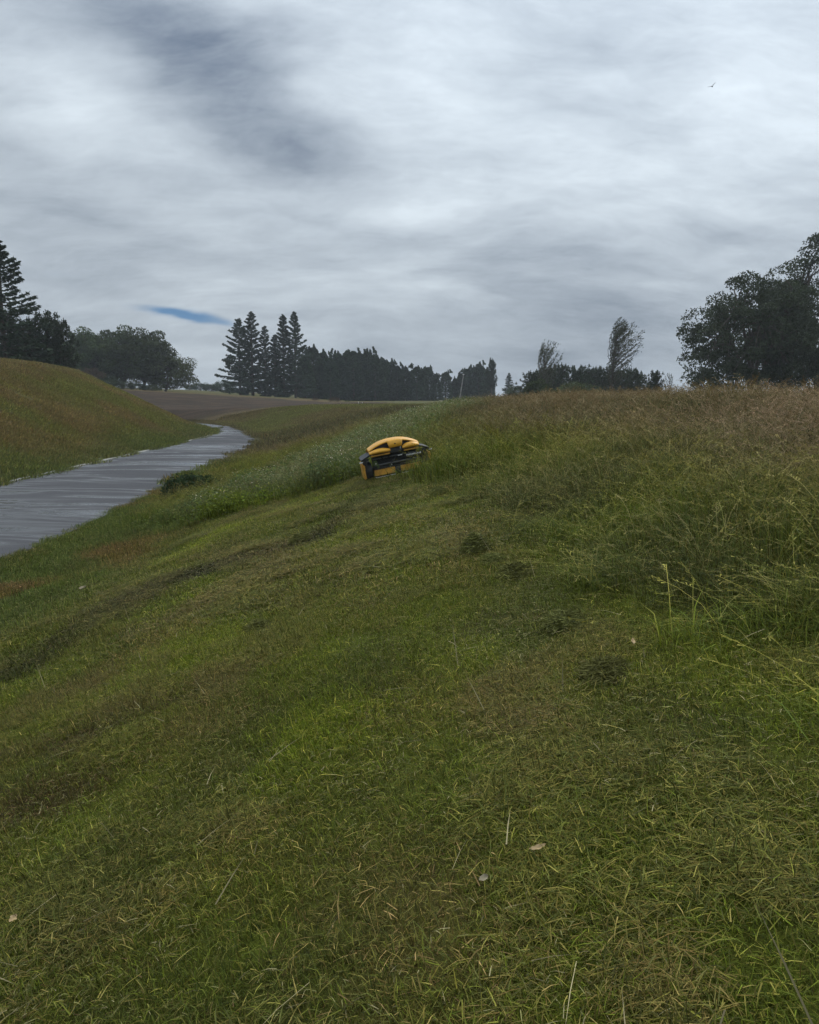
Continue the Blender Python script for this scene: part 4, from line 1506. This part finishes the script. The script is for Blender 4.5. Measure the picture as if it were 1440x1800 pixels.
# chain guard hung from a rail
cg = mpart('guard_rail', pipe([([(.23, -.07, .425), (.55, -.07, .425)], [.011, .011]), ([(.23, -.07, .425), (.23, .06, .44)], [.010, .010]), ([(.55, -.07, .425), (.55, .06, .44)], [.010, .010])], 8), M_BLK, mower)
for i in range(11):
    xx = .24 + .03 * i
    mpart('chain_link', pipe([([(xx, -.072, .415), (xx + .004, -.08, .395), (xx - .003, -.075, .372)], [.008, .011, .009])], 6), M_STL, cg)
mpart('tow_bar', pipe([([(.05, -.03, .425), (.14, -.06, .43)], [.012, .010])], 8), M_STL, ch)
for x_, zq in ((.18, .36), (.26, .34)):
    mpart('hose', pipe([([(x_, .05, zq + .12), (x_ + .03, -.03, zq), (x_ + .10, .02, zq - .04)], [.013] * 3)], 8), M_RUB, ch)

# ================================================================== pole, posts, bird
M_WOOD = plain('grey_wood', (.26, .25, .23), .85, var=.3, scale=6, bump=.3)
M_WHITE = plain('white_post', (.55, .55, .52), .6, var=.12)
b0 = at(806, 714, 92)
t0 = at(815, 659, 92)
zg = float(height(b0[0], b0[1]))
pe = empty('leaning_pole', (b0[0], b0[1], zg))
top = Vector((t0[0] - b0[0], .2, t0[2] - zg))
mpart('pole', pipe([([(-.01, 0, -.3), tuple(top * .5), tuple(top)], [.085, .07, .055])], 10), M_WOOD, pe)
mpart('pole_cap', pipe([([tuple(top), tuple(top + Vector((0, 0, .10)))], [.10, .08])], 10), M_WHITE, pe)
tag(pe, 'thin leaning grey pole in front of the windbreak', 'pole')
for px, py, dd, hh_, lb in [(1002, 689, 70, .6, 'pale post in the tall grass on the bank crest below the pine hedge'), (1009, 690, 70, .55, 'pale post in the tall grass on the bank crest below the pine hedge'),
                            (630, 706, 150, .7, 'pale fence post at the far end of the mown rise'), (637, 707, 150, .7, 'pale fence post at the far end of the mown rise')]:
    p0 = at(px, py, dd)
    zg = float(height(p0[0], p0[1]))
    e = empty('fence_post', (p0[0], p0[1], zg))
    ztop = max(p0[2] - zg, hh_)
    mpart('post', boxes([((0, 0, ztop / 2 - .15), (.08, .08, ztop + .3))], .012), M_WHITE, e)
    mpart('post_cap', boxes([((0, 0, ztop + .015), (.10, .10, .03))], .008), M_WHITE, e)
    tag(e, lb, 'post', 'posts on the crest' if dd == 70 else 'posts on the far rise')

M_BIRD = plain('dark_feathers', (.020, .020, .024), .7)
bp = at(1252, 152, 55)
bird = empty('bird', bp, (R_(10), R_(-20), R_(-35)))


def bird_body():
    pts = [(0, -.13, 0), (0, -.10, .002), (0, -.04, 0), (0, .05, 0), (0, .10, .008), (0, .135, .012), (0, .165, .008)]
    return pipe([(pts, [.006, .016, .030, .034, .024, .020, .003])], 10)


mpart('body', bird_body(), M_BIRD, bird)
for s in (-1, 1):
    def wing(u_, v_, s=s):
        x = s * (.02 + .24 * u_)
        return (x, .06 - .05 * u_ * u_ - (.10 * (1 - u_ * .55)) * v_ , .01 + .10 * math.sin(u_ * 1.5))
    mpart('wing', sheet(wing, 8, 3), M_BIRD, bird, .004)
mpart('tail', sheet(lambda u_, v_: ((u_ - .5) * .05 * (1 + v_), -.10 - .10 * v_, 0), 4, 3), M_BIRD, bird, .004)
tag(bird, 'small dark bird gliding under the clouds', 'bird')

# ================================================================== air
hz = boxes([((0, 900, 17.5), (3100, 2000, 41))], 0)
hzm = bpy.data.materials.new('thin_haze')
hzm.use_nodes = True
kz = Nodes(hzm.node_tree)
pv = kz.n('ShaderNodeVolumePrincipled', {'Color': (.86, .93, 1.0, 1), 'Density': .00033, 'Anisotropy': .2})
kz.n('ShaderNodeOutputMaterial', {'Volume': pv.outputs[0]})
hz.materials.append(hzm)
tag(link('haze', hz), 'thin pale haze between the bank and the far trees', 'haze', None, 'stuff')
